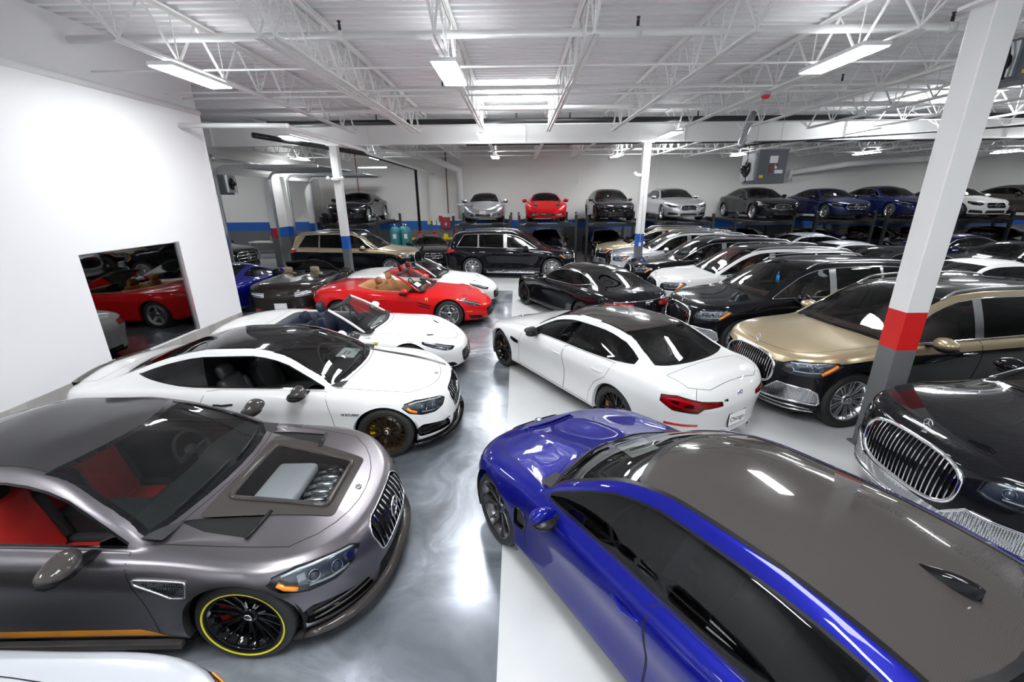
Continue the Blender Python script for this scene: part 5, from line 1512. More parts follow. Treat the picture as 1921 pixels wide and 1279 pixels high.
for i, y in enumerate((7.54, 9.0, 9.46, 11.0, 13.1)):
    runner('bridging_rod', y, 4.93, .014 if i != 2 else .02, M_STEEL, 'thin white bridging rod tying the joist bottom chords, %s from the camera' % ['nearest', 'second', 'third', 'fourth', 'fifth'][i], cat='rod', x0=WX+.05 if y < 9.9 else -11)
for i, y in enumerate((17.4, 20.0, 22.4)):
    runner('bridging_rod', y, 4.93, .014, M_STEEL, 'thin white bridging rod in the far roof bay, %s' % ['just behind the girder', 'in the middle', 'near the back wall'][i], cat='rod', x0=-11)
# columns
def column(x, y, m, label, w=.25):
    c = MB(); c.box((x, y, 2.36), (w, w, 4.72)); o = c.build('steel_column', m, bevel=.012)
    o['label'] = label; o['category'] = 'column'
    MB().box((x, y, 4.705), (.42, .34, .03)).build('cap_plate', M_STEEL, o); MB().box((x, y, .01), (.32, .32, .02)).build('base_plate', m, o)
    return o
cR = column(4.45, 4.80, M_COLR, 'tall white steel column with red band and grey foot beside the gold and black suv')
cL = column(-6.10, 15.6, M_COLB, 'slim white steel column with blue band in front of the gold and black suv at the back left')
cC = column(4.32, 15.6, M_COLB, 'slim white steel column with blue band between the row of suvs')
column(14.8, 15.6, M_COLB, 'white steel column hidden mostly behind the big column with red band')
column(25.2, 15.6, M_COLB, 'white steel column at the far right of the hall')
MB().box((4.32+.0, 15.6-.135, 1.42), (.08, .03, .12)).tube([(4.32, 15.46, 1.48), (4.32, 15.46, 4.7)], .010, 6).build('outlet_box', M_PIPE, cC)
# emergency lamps on the columns
def emlamp(x, y, z, label, rz=0):
    r = empty('emergency_light', (x, y, z), rz); tag(r, label, 'emergency light')
    b = MB(); rbox(b, (0, 0, 0), (.30, .10, .10), .02); b.build('housing', M_PIPE, r)
    for s in (-1, 1): MB().lathe([(.0, -.06), (.055, -.06), (.07, -.02), (.05, .03), (0, .03)], 16, axis='y', c=(s*.24, -.04, .03)).build('lamp_head', WHT, r)
emlamp(-6.10, 15.42, 3.66, 'white twin-head emergency light on the slim column at the left')
emlamp(4.10, 15.50, 3.70, 'white emergency light on the side of the slim column in the middle', .6)

# ---------------------------------------------------------------- lights
LEDM = mat('led_diffuser', (.96, .98, 1.0), emit=LIGHT_E)
def fixture():
    r = empty('high_bay_light', (0, 0, 0)); b = MB(); b.box((0, 0, .035), (.36, 1.34, .05)); b.box((0, 0, .075), (.16, .8, .04), taper=.8); b.build('housing', WHT, r)
    b = MB(); b.box((0, 0, .004), (.33, 1.30, .012)); b.build('diffuser', LEDM, r)
    b = MB()
    for y in (-.55, .55): b.tube([(-.10, y, .05), (0, y, .13), (.10, y, .05)], .004, 5)
    b.build('wire_bail', M_GALV, r)
    MB().box((-.125, 0, .066), (.05, 1.1, .012)).box((.125, 0, .066), (.05, 1.1, .012)).build('added_uplight_strip', mat('added_uplight_glow', (.96, .98, 1.0), emit=12.0), r)  # glowing strips added on top of the housing to brighten the ceiling
    return r
F0_ = fixture(); fch = {F0_.name: list(F0_.children)}; first = True
LROWS = [(7.45, [-4.92, -1.0, 4.75, 10.65, 16.5], 'nearest row'), (14.6, [-6.9, -1.0, 4.72, 10.72, 16.5, 22.5], 'middle row in front of the girder'), (21.8, [-10.2, -6.55, -1.0, 4.66, 10.4, 16.2, 22.7, 28.5], 'back row behind the girder'), (-.2, [-4.9, -1.0, 4.75, 10.6], 'row above the camera'), (-6.5, [-4.9, .95, 6.8], 'row behind the camera')]
for y, xs2, where in LROWS:
    for k, x in enumerate(xs2):
        f = F0_ if first else copy_tree(F0_, ch=fch); first = False
        f.location = (x, y, 4.80) if not (y == 7.45 and x == 4.75) else (4.62, 7.13, 4.83)
        tag(f, 'bright oblong ceiling light, number %d from the left in the %s' % (k+1, where) if False else 'bright oblong ceiling light, %s of the %s' % (['leftmost', 'second from left', 'third from left', 'fourth from left', 'fifth from left', 'sixth from left', 'seventh from left', 'eighth from left'][k], where), 'ceiling light', 'high bay lights of the '+where)
# skylights; the one above the camera is unseen, added to brighten the foreground
SKYM = mat('skylight_panel', (.95, .98, 1.0), emit=SKY_E)
for i, (x, y) in enumerate(((-.02, 12.5), (11.6, 13.2), (23, 12.8), (5.9, 20.5), (-.02, 1.4))):
    o = MB().box((x, y, ZD-.012), (1.45, 2.3, .02)).build('skylight', SKYM)
    tag(o, ['bright skylight in the roof deck above the middle of the hall', 'skylight in the roof deck above the right side', 'skylight in the roof deck at the far right', 'skylight in the roof deck behind the girder', 'unseen skylight added in the roof deck above the camera to brighten the foreground'][i], 'skylight')
# shop lights in the service bay; the deepest added to brighten its walls
for i, (x, y, z, L_) in enumerate(((-13.5, 20, 4.6, 2.4), (-14.5, 14, 4.6, 2.4), (-6.0, 19.2, 4.25, 1.2), (-16.5, 22.5, 4.6, 2.4))):
    r = empty('strip_light', (x, y, z)); tag(r, ['white strip light in the room behind the first overhead door', 'white strip light at the near end of the room behind the overhead doors', 'hanging white strip light right of the slim left column', 'white strip light added deep in the room behind the overhead doors to brighten it'][i], 'strip light')
    MB().box((0, 0, .04), (L_, .14, .05)).tube([(-.4, 0, .05), (-.4, 0, ZD-z)], .006, 5).tube([(.4, 0, .05), (.4, 0, ZD-z)], .006, 5).build('housing', WHT, r); MB().box((0, 0, .005), (L_-.04, .10, .02)).build('diffuser', LEDM, r)

# ---------------------------------------------------------------- ducts, heaters, pipes
def duct(name, pts, r, m, label, cat='duct', n=14, joints=True):
    b = MB(); b.tube(pts, r, n)
    if joints:
        for i in range(1, len(pts)-1): b.ell(pts[i], (r*1.04,)*3, 14, 10)
        for i in range(len(pts)-1):
            A, B = Vector(pts[i]), Vector(pts[i+1]); L_ = (B-A).length; q = 1.8
            while q < L_-.3:
                c = A.lerp(B, q/L_); d = (B-A).normalized()*.03; b.tube([c-d, c+d], r*1.06, n); q += 1.8
    o = b.build(name, m); tag(o, label, cat); return o
duct('vent_duct', [(-7.6, 23.4, 5.30), (-4.7, 24.0, 5.08), (-3.15, 25.1, 4.45), (-3.15, 25.35, 1.9)], .19, M_PIPE, 'round white vent duct curving down the back wall left of the silver sports car')
duct('vent_duct', [(24.5, 23.9, 4.95), (17.3, 24.5, 4.52), (15.0, 25.3, 4.18), (15.0, 25.4, 3.75)], .15, M_PIPE, 'round white vent duct descending along the back wall right of the unit heater')
duct('drain_pipe', [(-6.55, 9.2, 4.42), (-4.55, 9.4, 4.42), (-4.55, 9.55, 4.40), (-4.7, 14.4, 4.45), (-4.9, 15.3, 4.45), (-4.3, 24.0, 4.2)], .047, M_PIPE, 'white drain pipe leaving the white wall below the joists and running to the back', 'pipe', 10)
duct('sprinkler_main', [(-7.4, 13.2, 4.75), (-5.6, 17.2, 4.6), (-5.4, 24.6, 4.5), (-5.42, 24.7, 1.3)], .075, M_BPIPE, 'black sprinkler main running over the left column and down the back wall to red valves', 'pipe', 10)
duct('vent_duct', [(6.9, 14.0, 5.3), (6.75, 13.9, 4.95), (6.25, 13.2, 4.33)], .085, M_GALV, 'shiny galvanised flue duct above the grey unit heater', n=14)
duct('conduit', [(-4.2, 25.52, 5.4), (-4.2, 25.52, 2.3), (-3.6, 25.52, 2.3), (-3.6, 25.52, 1.9)], .015, M_PIPE, 'thin white conduit on the back wall above the red alarm panel', 'conduit', 6, False)
duct('gas_pipe', [(16.5, 11.5, 4.78), (7.2, 13.6, 4.45), (6.4, 13.5, 4.35)], .022, M_BPIPE, 'thin black gas pipe slanting down to the grey unit heater', 'pipe', 8, False)
duct('conduit', [(7.8, 25.53, 5.4), (7.8, 25.53, 2.6)], .02, M_PIPE, 'thin grey conduit on the back wall behind the silver saloon', 'conduit', 6, False)
duct('conduit', [(3.4, 25.53, 5.4), (3.4, 25.53, 3.7)], .012, M_PIPE, 'thin conduit drop on the back wall right of the red sports car', 'conduit', 6, False)
duct('conduit', [(-8.9, 25.53, 5.4), (-8.9, 25.53, 1.0)], .02, M_DKRED, 'thin dark red pipe on the back wall left of the black sprinkler main', 'conduit', 6, False)
duct('conduit', [(-3.9, 25.5, 5.4), (-3.9, 25.5, 2.2)], .03, mat('rust_brown', (.12, .06, .04)), 'thin brown pipe on the back wall right of the alarm panel', 'conduit', 6, False)
def heater(x, y, z, rz, label, s=1.0):
    r = empty('unit_heater', (x, y, z), rz); tag(r, label, 'heater')
    G = mat('heater_grey', (.085, .10, .12), rough=.35)
    b = MB(); b.box((.28*s, 0, 0), (.78*s, .75*s, .86*s)); b.build('cabinet', G, r, bevel=.01)
    b = MB(); b.box((-.16*s, 0, .0), (.12*s, .60*s, .70*s)); b.build('end_panel', M_GALV, r)
    b = MB(); b.lathe([(.0, -.26*s), (.06*s, -.26*s), (.20*s, -.23*s), (.24*s, -.22*s)], 20, axis='x', c=(0, 0, -.02)); 
    for k in range(6):
        a = k*math.pi/3; b.add([(-.27*s, .03*math.cos(a), .03*math.sin(a)-.02), (-.25*s, .2*s*math.cos(a), .2*s*math.sin(a)-.02), (-.29*s, .2*s*math.cos(a+.6), .2*s*math.sin(a+.6)-.02)], [(0, 1, 2)])
    b.lathe([(0, -.36*s), (.07*s, -.36*s), (.07*s, -.22*s)], 14, axis='x', c=(0, 0, -.02)); b.build('fan', BLK, r)
    b = MB(); b.tube([(-.30*s, -.2*s, -.40*s), (-.32*s, -.2*s, .1*s), (-.28*s, -.1*s, .55*s)], .012, 6); b.build('gas_hose', BLK, r)
    f = -.378*s
    b = MB(); b.box((.30*s, f, .18*s), (.22*s, .004, .18*s)); b.box((.47*s, f, -.13*s), (.22*s, .004, .09*s)); b.box((.38*s, f, .0), (.06*s, .004, .10*s)); b.build('notice', WHT, r)
    b = MB(); b.box((.25*s, f, -.04*s), (.11*s, .004, .24*s)); b.box((.40*s, f, .045*s), (.07*s, .004, .07*s)); b.build('warning_label', mat('label_brown', (.16, .04, .03)), r)
    MB().box((.02*s, f, -.25*s), (.10*s, .004, .07*s)).build('caution_label', M_YEL, r)
    b = MB()
    for xx in (-.05, .6): b.tube([(xx*s, 0, .43*s), (xx*s, 0, ZD-z)], .008, 5)
    b.build('hanger_rod', M_GALV, r)
heater(6.65, 13.0, 3.76, 0, 'grey unit heater with fan and warning labels hanging above the lifted dark saloon')
heater(-13.0, 20.3, 3.72, 3.3, 'dark unit heater hanging in the room behind the overhead door', 1.1)
heater(5.6, 5.75, 4.45, .35, 'white unit heater partly hidden behind the big column at upper right', .5)
# alarm bell/horn
r = empty('alarm_bell', (4.78, 9.35, 4.82)); tag(r, 'small red alarm bell hanging from a joist at upper right', 'alarm')
MB().lathe([(0, -.03), (.05, -.035), (.075, -.01), (.08, .02), (0, .03)], 18, axis='z').build('bell', M_RED, r); MB().box((0, 0, .06), (.13, .13, .07)).build('back_box', M_GALV, r)

# ---------------------------------------------------------------- four-post lifts
LZ = 1.93
def lift(w=2.62, y0=20.55, y1=24.55):
    r = empty('four_post_lift', (0, 0, 0)); hw = w/2
    for sx in (-1, 1):
        for y in (y0, y1):
            p = MB(); p.box((sx*hw, y, 1.12), (.11, .11, 2.24)).box((sx*hw, y, .01), (.26, .26, .02)); o = p.build('post', M_LIFT, r)
            q = MB(); q.tube([(sx*hw, y, 2.24), (sx*hw, y, 2.34)], .012, 6).box((sx*hw-sx*.05, y, 2.26), (.10, .03, .03)); q.build('post_bolt', M_GALV, o)
    for sx in (-1, 1): MB().box((sx*.74, (y0+y1)/2-.1, LZ-.055), (.50, y1-y0+.5, .11)).box((sx*.74, y0-.42, LZ-.02), (.50, .16, .06)).build('runway', M_LIFT, r)
    for y in (y0, y1): 
        o = MB().box((0, y, LZ-.13), (w-.12, .13, .16)).build('cross_beam', M_LIFT, r)
    MB().box((0, y0-.075, LZ-.06), (w-.42, .012, .02)).box((-hw+.16, y0-.075, LZ-.10), (.2, .012, .018)).build('beam_edge', ALU, r)
    return r
lifts = [(-7.75, 'under the black grand coupe at the back left'), (-1.62, 'under the silver sports car'), (1.42, 'under the red sports car'), (4.55, 'under the black coupe right of the red sports car'), (7.70, 'under the silver saloon'), (11.35, 'under the black saloon with chrome grille bars'), (15.0, 'under the dark blue coupe with the star grille'), (18.2, 'under the dark blue saloon with red calipers'), (21.2, 'under the white coupe at the far right'), (24.7, 'under the dark grey saloon at the far right edge')]
l0 = lift(); lch = {}
for c in bpy.data.objects:
    if c.parent is not None: lch.setdefault(c.parent.name, []).append(c)
for i, (x, lb) in enumerate(lifts):
    o = l0 if i == 0 else copy_tree(l0, ch=lch); o.location.x = x; tag(o, 'black four-post car lift '+lb, 'car lift', 'four-post lifts along the back wall')
# ---------------------------------------------------------------- back wall equipment
def ladder():
    r = empty('step_ladder', (-9.72, 24.9, 1.5)); tag(r, 'tall orange-red fibreglass step ladder leaning by the back wall left of the black grand coupe', 'ladder')
    O = mat('ladder_orange', (.55, .08, .03), rough=.5)
    for s in (-1, 1): MB().bar((s*.36, -.25, -1.5), (s*.20, .0, 2.15), .03, .08).build('side_rail', O, r)
    for s in (-1, 1): MB().bar((s*.36, .62, -1.5), (s*.20, .06, 2.1), .03, .06).build('rear_rail', O, r)
    for k in range(10):
        t = (k+.7)/10.6; MB().box((0, -.25+.25*t, -1.5+3.65*t), (2*lerp(.36, .2, t), .08, .025)).build('step', ALU, r)
    MB().box((0, .02, 2.17), (.46, .22, .06)).build('top_cap', BLK, r)
ladder()
TEAL = mat('teal_tank_paint', (.03, .20, .22), rough=.4)
for i, (x, y) in enumerate(((-6.05, 21.9), (-5.75, 22.4), (-5.50, 21.9))):
    r = empty('gas_tank', (x, y, 0)); tag(r, 'teal steel tank beside the back left lift, %s of the three' % ['leftmost', 'middle', 'rightmost'][i], 'tank')
    MB().lathe([(0, 0.02), (.24, .02), (.25, .1), (.25, 1.45), (.20, 1.62), (.08, 1.70), (0, 1.70)], 24, axis='z').build('tank', TEAL, r)
    MB().tube([(0, 0, 1.68), (0, 0, 1.82)], .03, 8).box((0, 0, 1.80), (.12, .05, .05)).build('valve', ALU, r)
    MB().box((0.02, -.252, 1.25), (.16, .006, .22)).build('tank_label', WHT, r)
r = empty('fire_cabinet', (-4.05, 25.52, 1.62)); tag(r, 'dark red fire alarm cabinets on the back wall left of the silver sports car', 'fire cabinet')
MB().box((-.02, -.06, .05), (.50, .14, .62)).build('large_cabinet', M_DKRED, r); MB().box((-.30, -.06, .27), (.20, .12, .34)).build('small_cabinet', M_DKRED, r); MB().box((-.02, -.135, -.02), (.14, .006, .16)).build('panel_window', ALU, r)
r = empty('notice_board', (-2.55, 25.58, 1.72)); tag(r, 'white notice board with grey frame on the back wall left of the silver sports car', 'notice board'); MB().box((0, 0, 0), (.46, .03, .56)).build('frame', M_GALV, r); MB().box((0, -.018, 0), (.40, .01, .50)).build('sheet', WHT, r)
for i, (x, lb) in enumerate(((-5.42, 'on the black sprinkler main'), (-4.6, 'left of the alarm cabinets'))):
    r = empty('red_valve', (x, 24.55, 1.15)); tag(r, 'red sprinkler valve '+lb, 'valve'); MB().lathe([(.0, -.12), (.12, -.12), (.12, -.09), (.07, -.08), (.07, .08), (.12, .09), (.12, .12), (0, .12)], 16, axis='z').build('valve_body', M_RED, r); MB().tube([(.13*math.cos(a), -.14, .13*math.sin(a)) for a in np.linspace(0, 6.28, 16)[:-1]], .012, 6, closed=True).build('hand_wheel', M_RED, r)
r = empty('fire_extinguisher', (-3.45, 24.75, 1.0)); tag(r, 'red fire extinguisher on the back wall right of the alarm cabinets', 'fire extinguisher'); MB().lathe([(0, 0), (.08, 0), (.085, .05), (.085, .40), (.04, .47), (0, .48)], 16, axis='z').build('cylinder', M_RED, r); MB().box((0, 0, .52), (.05, .10, .06)).build('valve', BLK, r)
for i, (x, z, c) in enumerate(((-5.05, 1.75, (.8, .8, .3)), (-4.75, 1.72, (.8, .75, .6)), (-4.5, 1.70, (.8, .8, .8)))):
    tag(MB().box((x, 25.57, z), (.20, .012, .34)).build('hanging_tag', mat('tag_paper_%d' % i, c)), 'paper tag on the wall left of the alarm cabinets, %s of three' % ['yellow, leftmost', 'cream, middle', 'white, rightmost'][i], 'paper tag')
r = empty('floor_lift_arm', (-4.75, 24.9, 0)); tag(r, 'yellow steel lifting frame standing behind the low black coupe', 'lift frame')
b = MB(); b.box((-1.15, 0, .45), (.12, .12, .9)).box((0, 0, .85), (2.4, .14, .12)).box((1.1, 0, .45), (.12, .12, .9)); b.build('yellow_frame', M_YEL, r); MB().box((.75, -.05, .98), (.22, .2, .24)).build('yellow_box', M_YEL, r)
# bench, box and store cupboard
r = empty('work_bench', (-12.9, 23.4, 0)); tag(r, 'white-topped work bench in the room behind the overhead door', 'bench'); MB().box((0, 0, .88), (2.6, .7, .05)).build('bench_top', WHT, r)
for s in (-1, 1):
    for t in (-1, 1): MB().box((s*1.22, t*.3, .43), (.06, .06, .86)).build('leg', M_GALV, r)
MB().box((0, 0, .40), (2.4, .6, .03)).build('shelf', M_GALV, r)
tag(MB().box((-12.65, 23.4, 1.05), (.85, .45, .28)).build('cardboard_box', mat('cardboard', (.45, .28, .13), rough=.8)), 'brown cardboard box lying on the white work bench', 'box')
r = empty('wooden_cupboard', (-10.6, 25.25, 0)); tag(r, 'brown wooden cupboard with pale top by the back wall behind the gold and black suv', 'cupboard'); BRN = mat('brown_wood', (.13, .05, .025), rough=.5)
MB().box((0, 0, .62), (.84, .55, 1.24)).build('body', BRN, r); MB().box((0, 0, 1.26), (.9, .6, .04)).build('top', WHT, r)
for s in (-1, 1): d = MB().box((s*.21, -.285, .62), (.39, .02, 1.1)).build('door', BRN, r); MB().box((s*.08, -.30, .75), (.02, .03, .12)).build('door_handle', ALU, d)
r = empty('steel_cabinet', (-10.6, 25.35, 0)); tag(r, 'dark grey panel cabinet above the wooden cupboard', 'cabinet'); MB().box((0, 0, 1.78), (.9, .3, .96)).build('panel', mat('dark_panel', (.06, .06, .065)), r)
# office things behind the window
r = empty('desk', (-7.9, 7.6, 0)); tag(r, 'dark desk in the office behind the window in the white wall', 'desk'); MB().box((0, 0, .74), (.8, 1.9, .04)).build('desk_top', mat('desk_grey', (.16, .16, .15)), r)
for s in (-1, 1): MB().box((0, s*.9, .36), (.7, .04, .72)).build('desk_side', mat('desk_grey', (.16, .16, .15)), r)
r = empty('shopping_bag', (-7.55, 8.0, .76)); tag(r, 'green and white carrier bag standing on the office desk', 'bag')
b = MB(); b.box((0, 0, .15), (.16, .24, .30), taper=.85); b.build('bag', WHT, r); MB().box((.082, 0, .14), (.006, .12, .20)).build('bag_print', mat('bag_green', (.02, .35, .12)), r); MB().tube([(0, -.06, .30), (0, -.05, .42), (0, .05, .42), (0, .06, .30)], .006, 6).build('bag_handle', WHT, r)
for i, (x, y, s_) in enumerate(((-7.7, 7.2, .35), (-7.8, 7.6, .28))): tag(MB().box((x, y, .76+.01), (.21, s_, .02)).build('paper_stack', WHT), ['stack of paper on the office desk left of the bag', 'small stack of paper on the office desk next to the bag'][i], 'papers')
# ================================================================ THE CARS
def place(o, x, y, deg, z=0, label=None, cat='car', group=None):
    o.location = (x, y, z); o.rotation_euler = (0, 0, math.radians(deg)+math.pi); tag(o, label, cat, group); return o
P_GREY = paint('satin_magno_grey', (.20, .187, .20), metal=.95, rough=.33, coat=.15)
P_WHITE = paint('white_paint', (.80, .80, .79)); P_PEARL = paint('pearl_white_paint', (.72, .72, .71), rough=.3)
P_BLUE = paint('deep_blue_paint', (.004, .006, .17), metal=.3, rough=.35); P_NAVY = paint('navy_paint', (.006, .012, .07), metal=.4, rough=.25)
P_RED = paint('red_paint', (.62, .006, .008)); P_BLACK = paint('black_paint', (.006, .006, .008), rough=.15)
P_GOLD = paint('champagne_paint', (.52, .42, .27), metal=.65, rough=.28); P_SILV = paint('silver_paint', (.50, .51, .54), metal=.8, rough=.28)
P_BROWN = paint('dark_bronze_paint', (.030, .024, .022), metal=.4, rough=.2); P_GRAPH = paint('graphite_paint', (.07, .06, .057), metal=.6, rough=.28)
P_WSILV = paint('bright_silver_paint', (.66, .68, .72), metal=.5, rough=.25)
REDL = mat('red_leather', (.50, .025, .02), rough=.45); TAN = mat('tan_leather', (.50, .24, .09), rough=.5); NAVYL = mat('navy_leather', (.02, .028, .06), rough=.45); BRNL = mat('brown_leather', (.12, .05, .04), rough=.5); BEIGE = mat('beige_leather', (.50, .42, .32), rough=.5)
YEL = mat('tyre_yellow_line', (.85, .78, .02), rough=.4); CALR = mat('red_caliper', (.6, .01, .01), rough=.3); CALY = mat('yellow_caliper', (.85, .62, .01), rough=.3); BRZ = mat('bronze_wheel', (.07, .045, .025), metal=.7, rough=.3)
GMET = mat('gunmetal_wheel', (.12, .12, .125), metal=.9, rough=.25)
def hires(S, d=1.5, **k): r = dict(S); r.update(dens=d); r.update(k); return r
exec_cars = []
# --- 1 satin grey coupe in the foreground
def grey_hood(c):
    car = c
    q = rpoly([(.44, -.30), (.44, .30), (1.12, .36), (1.12, -.36)], .05)
    patch(car, 'engine_window', q, 'top', [glass('engine_glass', (.80, .84, .84))], 'T', push=.012)
    car.tubes('top', q, .020, CARB, 'engine_window_frame', off=.010)
    patch(car, 'hood_carbon_panel', rpoly([(.36, -.38), (.36, .38), (1.22, .56), (1.17, 0), (1.22, -.56)], .05), 'top', [CARB], 'T', push=.004)
    b = MB(); b.box((.78, 0, .56), (.80, .90, .02), 0); rbox(b, (.92, .0, .735), (.34, .60, .10), .03, 1)
    for k in range(6): b.tube([(.50, -.26+.10*k, .62), (.54, -.26+.10*k, .72), (.62, -.24+.10*k, .735), (.72, -.23+.10*k, .70)], .024, 8, 2)
    rbox(b, (.60, .0, .67), (.16, .40, .08), .03, 2)
    for y in (-.30, .30): b.lathe([(0, 0), (.055, 0), (.055, .04), (0, .04)], 16, axis='z', c=(.60, y*.8, .71), mi=3); b.tube([(.48, y*.9, .66), (.60, y, .72), (.9, y*1.05, .72)], .03, 8, 3)
    b.build('engine', [BLK, mat('engine_cover_grey', (.62, .63, .65), rough=.3, metal=.3), ALU, BLK], car.root)
    for sd in (1, -1):
        q = [(.80, sd*.44), (.84, sd*.68), (1.12, sd*.66), (1.32, sd*.60)]; patch(car, 'hood_vent', q, 'top', [GAP], 'T', push=-.012)
        r1 = [car.at('top', a, b_) for a, b_ in ((.785, sd*.43), (.80, sd*.56), (.825, sd*.69))]; MB().tube([P+N*.006 for P, N in r1], .014, 8).build('vent_blade', BLK, car.root)
def grey_sides(c):
    for sd in (1, -1):
        q = rpoly([(1.10, .635), (1.08, .745), (1.42, .765), (1.42, .73), (1.20, .625)], .02)
        o = patch(c, 'fender_vent', q, 'side', [meshmat('silver_mesh', (.5, .5, .52), (.08, .08, .08), 60)], 'B', side=sd, push=.006); c.tubes('sideB', q, .008, ALU, 'fender_vent_frame', off=.006, side=sd)
        fender_text(c, 'V8 BITURBO', 1.26, .69, sd, .040)
        c.sf.cut([(1.30, .255), (3.22, .255), (3.22, .31), (1.50, .315)], 'side', 'B', sd, name='stripe%d' % sd); 
        c.sf.emit('side_stripe', [mat('orange_stripe', (.75, .28, .01), rough=.35)], c.root, part='stripe%d' % sd, push=.0015)
        MB().bar((1.25, sd*(c.hw-.02), .185), (3.25, sd*(c.hw-.02), .19), .05, .05).build('side_skirt', CARB, c.root, bevel=.01)

def pre_grey(c): grey_hood(c); grey_sides(c)
RSAT = paint('satin_black_roof', (.035, .034, .036), rough=.30, coat=.5)
def W(rr, style, rim, **k): return dict(rr=rr, style=style, rim=rim, **k)
c = Car(hires(COUPE), dict(paint=[P_GREY], roof=RSAT, roofgap=.008, pre_hood=pre_grey, face=[lambda c: face_amg(c, GBK, CARB)], tail=[tail_amg], mirror=CARB, seat=REDL, two_tone_seats=True, open_windows=(0,), open_side=1,
     wheel=W(.255, 'cross', GBK, line=YEL, caliper=CALR, badge=CHR, wid=.27))).build()
place(c, -1.05, 3.04, 1.4, 0, 'satin grey coupe with red seats, yellow wheel lines and a window in its hood', 'car')
# --- 2 white coupe behind it
def pre_white(c):
    patch(c, 'hood_stripe', [(.20, -.44), (1.55, -.60), (1.55, -.50), (.20, -.36)], 'top', [mat('satin_black_stripe', (.02, .02, .022), rough=.3)], 'T', push=.001)
    for sd in (1, -1): fender_text(c, 'V8 BITURBO', 1.20, .63, sd, .040, BLK)
c = Car(hires(COUPE, 1.3), dict(paint=[P_WHITE], roof=GBK, roofgap=.008, pre_hood=pre_white, face=[lambda c: face_amg(c, GBK, GBK)], tail=[tail_amg], mirror=CARB, handle=BLK, open_windows=(0,), open_side=1, gs=[GSD, GTI], seat=mat('black_leather', (.03, .03, .032), rough=.5),
     wheel=W(.25, 'cross', BRZ, caliper=CALY, badge=CHR, wid=.26))).build()
place(c, -.83, 5.50, 3.2, 0, 'white coupe with glossy black roof, bronze wheels and black stripe on the hood')
r = empty('price_sheet', (0, 0, 0)); tag(r, 'white paper sheet with red print lying on the dashboard of the white black-roofed coupe', 'paper')
sh = MB().box((0, 0, 0), (.24, .36, .003)).tube([(-.05+.02*(k%2), -.10+.012*k, .004) for k in range(14)], .003, 4, 1).tube([(.0+.02*(k%2), -.08+.012*k, .004) for k in range(12)], .003, 4, 1).build('sheet', [WHT, M_RED], r); r.location = (-2.36, 5.62, 1.0); r.rotation_euler = (0, .10, .05)
# --- 3 white spider with navy seats, 4 red spider with tan seats, 5 white spider with red seats
SPF = [lambda c: open_cabin(c, c.S, c.C), face_ferrari]
c = Car(hires(SPIDER, 1.3), dict(paint=[P_WHITE], face=SPF, tail=[tail_ferrari], seat=NAVYL, trim=NAVYL, rim_mat=mat('dark_grey_leather', (.05, .052, .058), rough=.5), frame=P_WHITE, wheel=W(.25, 'star5', GMET))).build()
place(c, -.92, 7.78, 3.2, 0, 'white open two-seater with navy leather seats and yellow shield badge')
c = Car(dict(SPIDER), dict(paint=[P_RED], face=SPF, tail=[tail_ferrari], seat=TAN, trim=TAN, rim_mat=TAN, frame=P_RED, wheel=W(.25, 'star5', ALU, lod=0))).build()
place(c, -.64, 10.95, -2.4, 0, 'bright red open two-seater with tan leather seats')
c = Car(dict(SPIDER), dict(paint=[P_WHITE], face=SPF, tail=[tail_ferrari], seat=REDL, trim=REDL, rim_mat=BLK, frame=P_WHITE, wheel=W(.25, 'star5', ALU, lod=0))).build()
place(c, -.58, 12.95, -1.5, 0, 'white open two-seater with red leather seats behind the bright red one')
# --- 6 dark roadster seen from behind
def tail_aston(c):
    blackout(c, 'tail_panel', [(-.55, .62), (.55, .62), (.55, .79), (-.55, .79)], 'wrapr', P_BROWN, push=-.004, round_=.01)
    lamp(c, [(.32, .64), (.32, .78), (.72, .80), (.98, .76), (.80, .66)], 'wrapr', [('bar', .38, .70, [(.6, .72), (.8, .73)], .022), ('bar', .38, .75, [(.6, .765), (.8, .765)], .014), ('bar', .38, .665, [(.6, .67), (.75, .68)], .014)], body=ALU, name='taillight')
    r = c.at('wrapr', 0, .71)
    if r:
        P, N = r; o = MB().add([(-.07, .01, 0), (0, -.012, 0), (.07, .01, 0), (.02, .012, 0), (0, .018, 0), (-.02, .012, 0)], [(0, 1, 4, 5), (1, 2, 3, 4)]).build('wing_badge', CHR, c.root); o.matrix_local = frame_mtx(P+N*.006, Vector((0, 0, 1)).cross(N), (0, 0, 1))
    for sd in (1, -1): patch(c, 'rear_reflector', mir([(.55, .30), (.55, .34), (.8, .34), (.8, .30)], sd), 'wrapr', [TAIL], push=.003)
    plate(c, '', .42)
c = Car(dict(ROADSTER), dict(paint=[P_BROWN], face=[lambda c: open_cabin(c, c.S, c.C), face_ferrari], tail=[tail_aston], seat=BEIGE, trim=INN, rim_mat=INN, frame=P_BROWN, trunkmat=P_BROWN, wheel=W(.25, 'ten', ALU, lod=0))).build()
place(c, -6.66, 15.35, 97, 0, 'dark bronze open roadster seen from behind with beige headrests')
# --- 7 deep blue coupe by the wall end
c = Car(dict(LOWC), dict(paint=[P_BLUE], face=[face_ferrari], tail=[tail_aston], gs=[GSD, GSD], wheel=W(.25, 'ten', GMET, lod=0))).build()
place(c, -8.45, 15.4, 91, 0, 'deep blue low coupe half hidden by the end of the white wall')
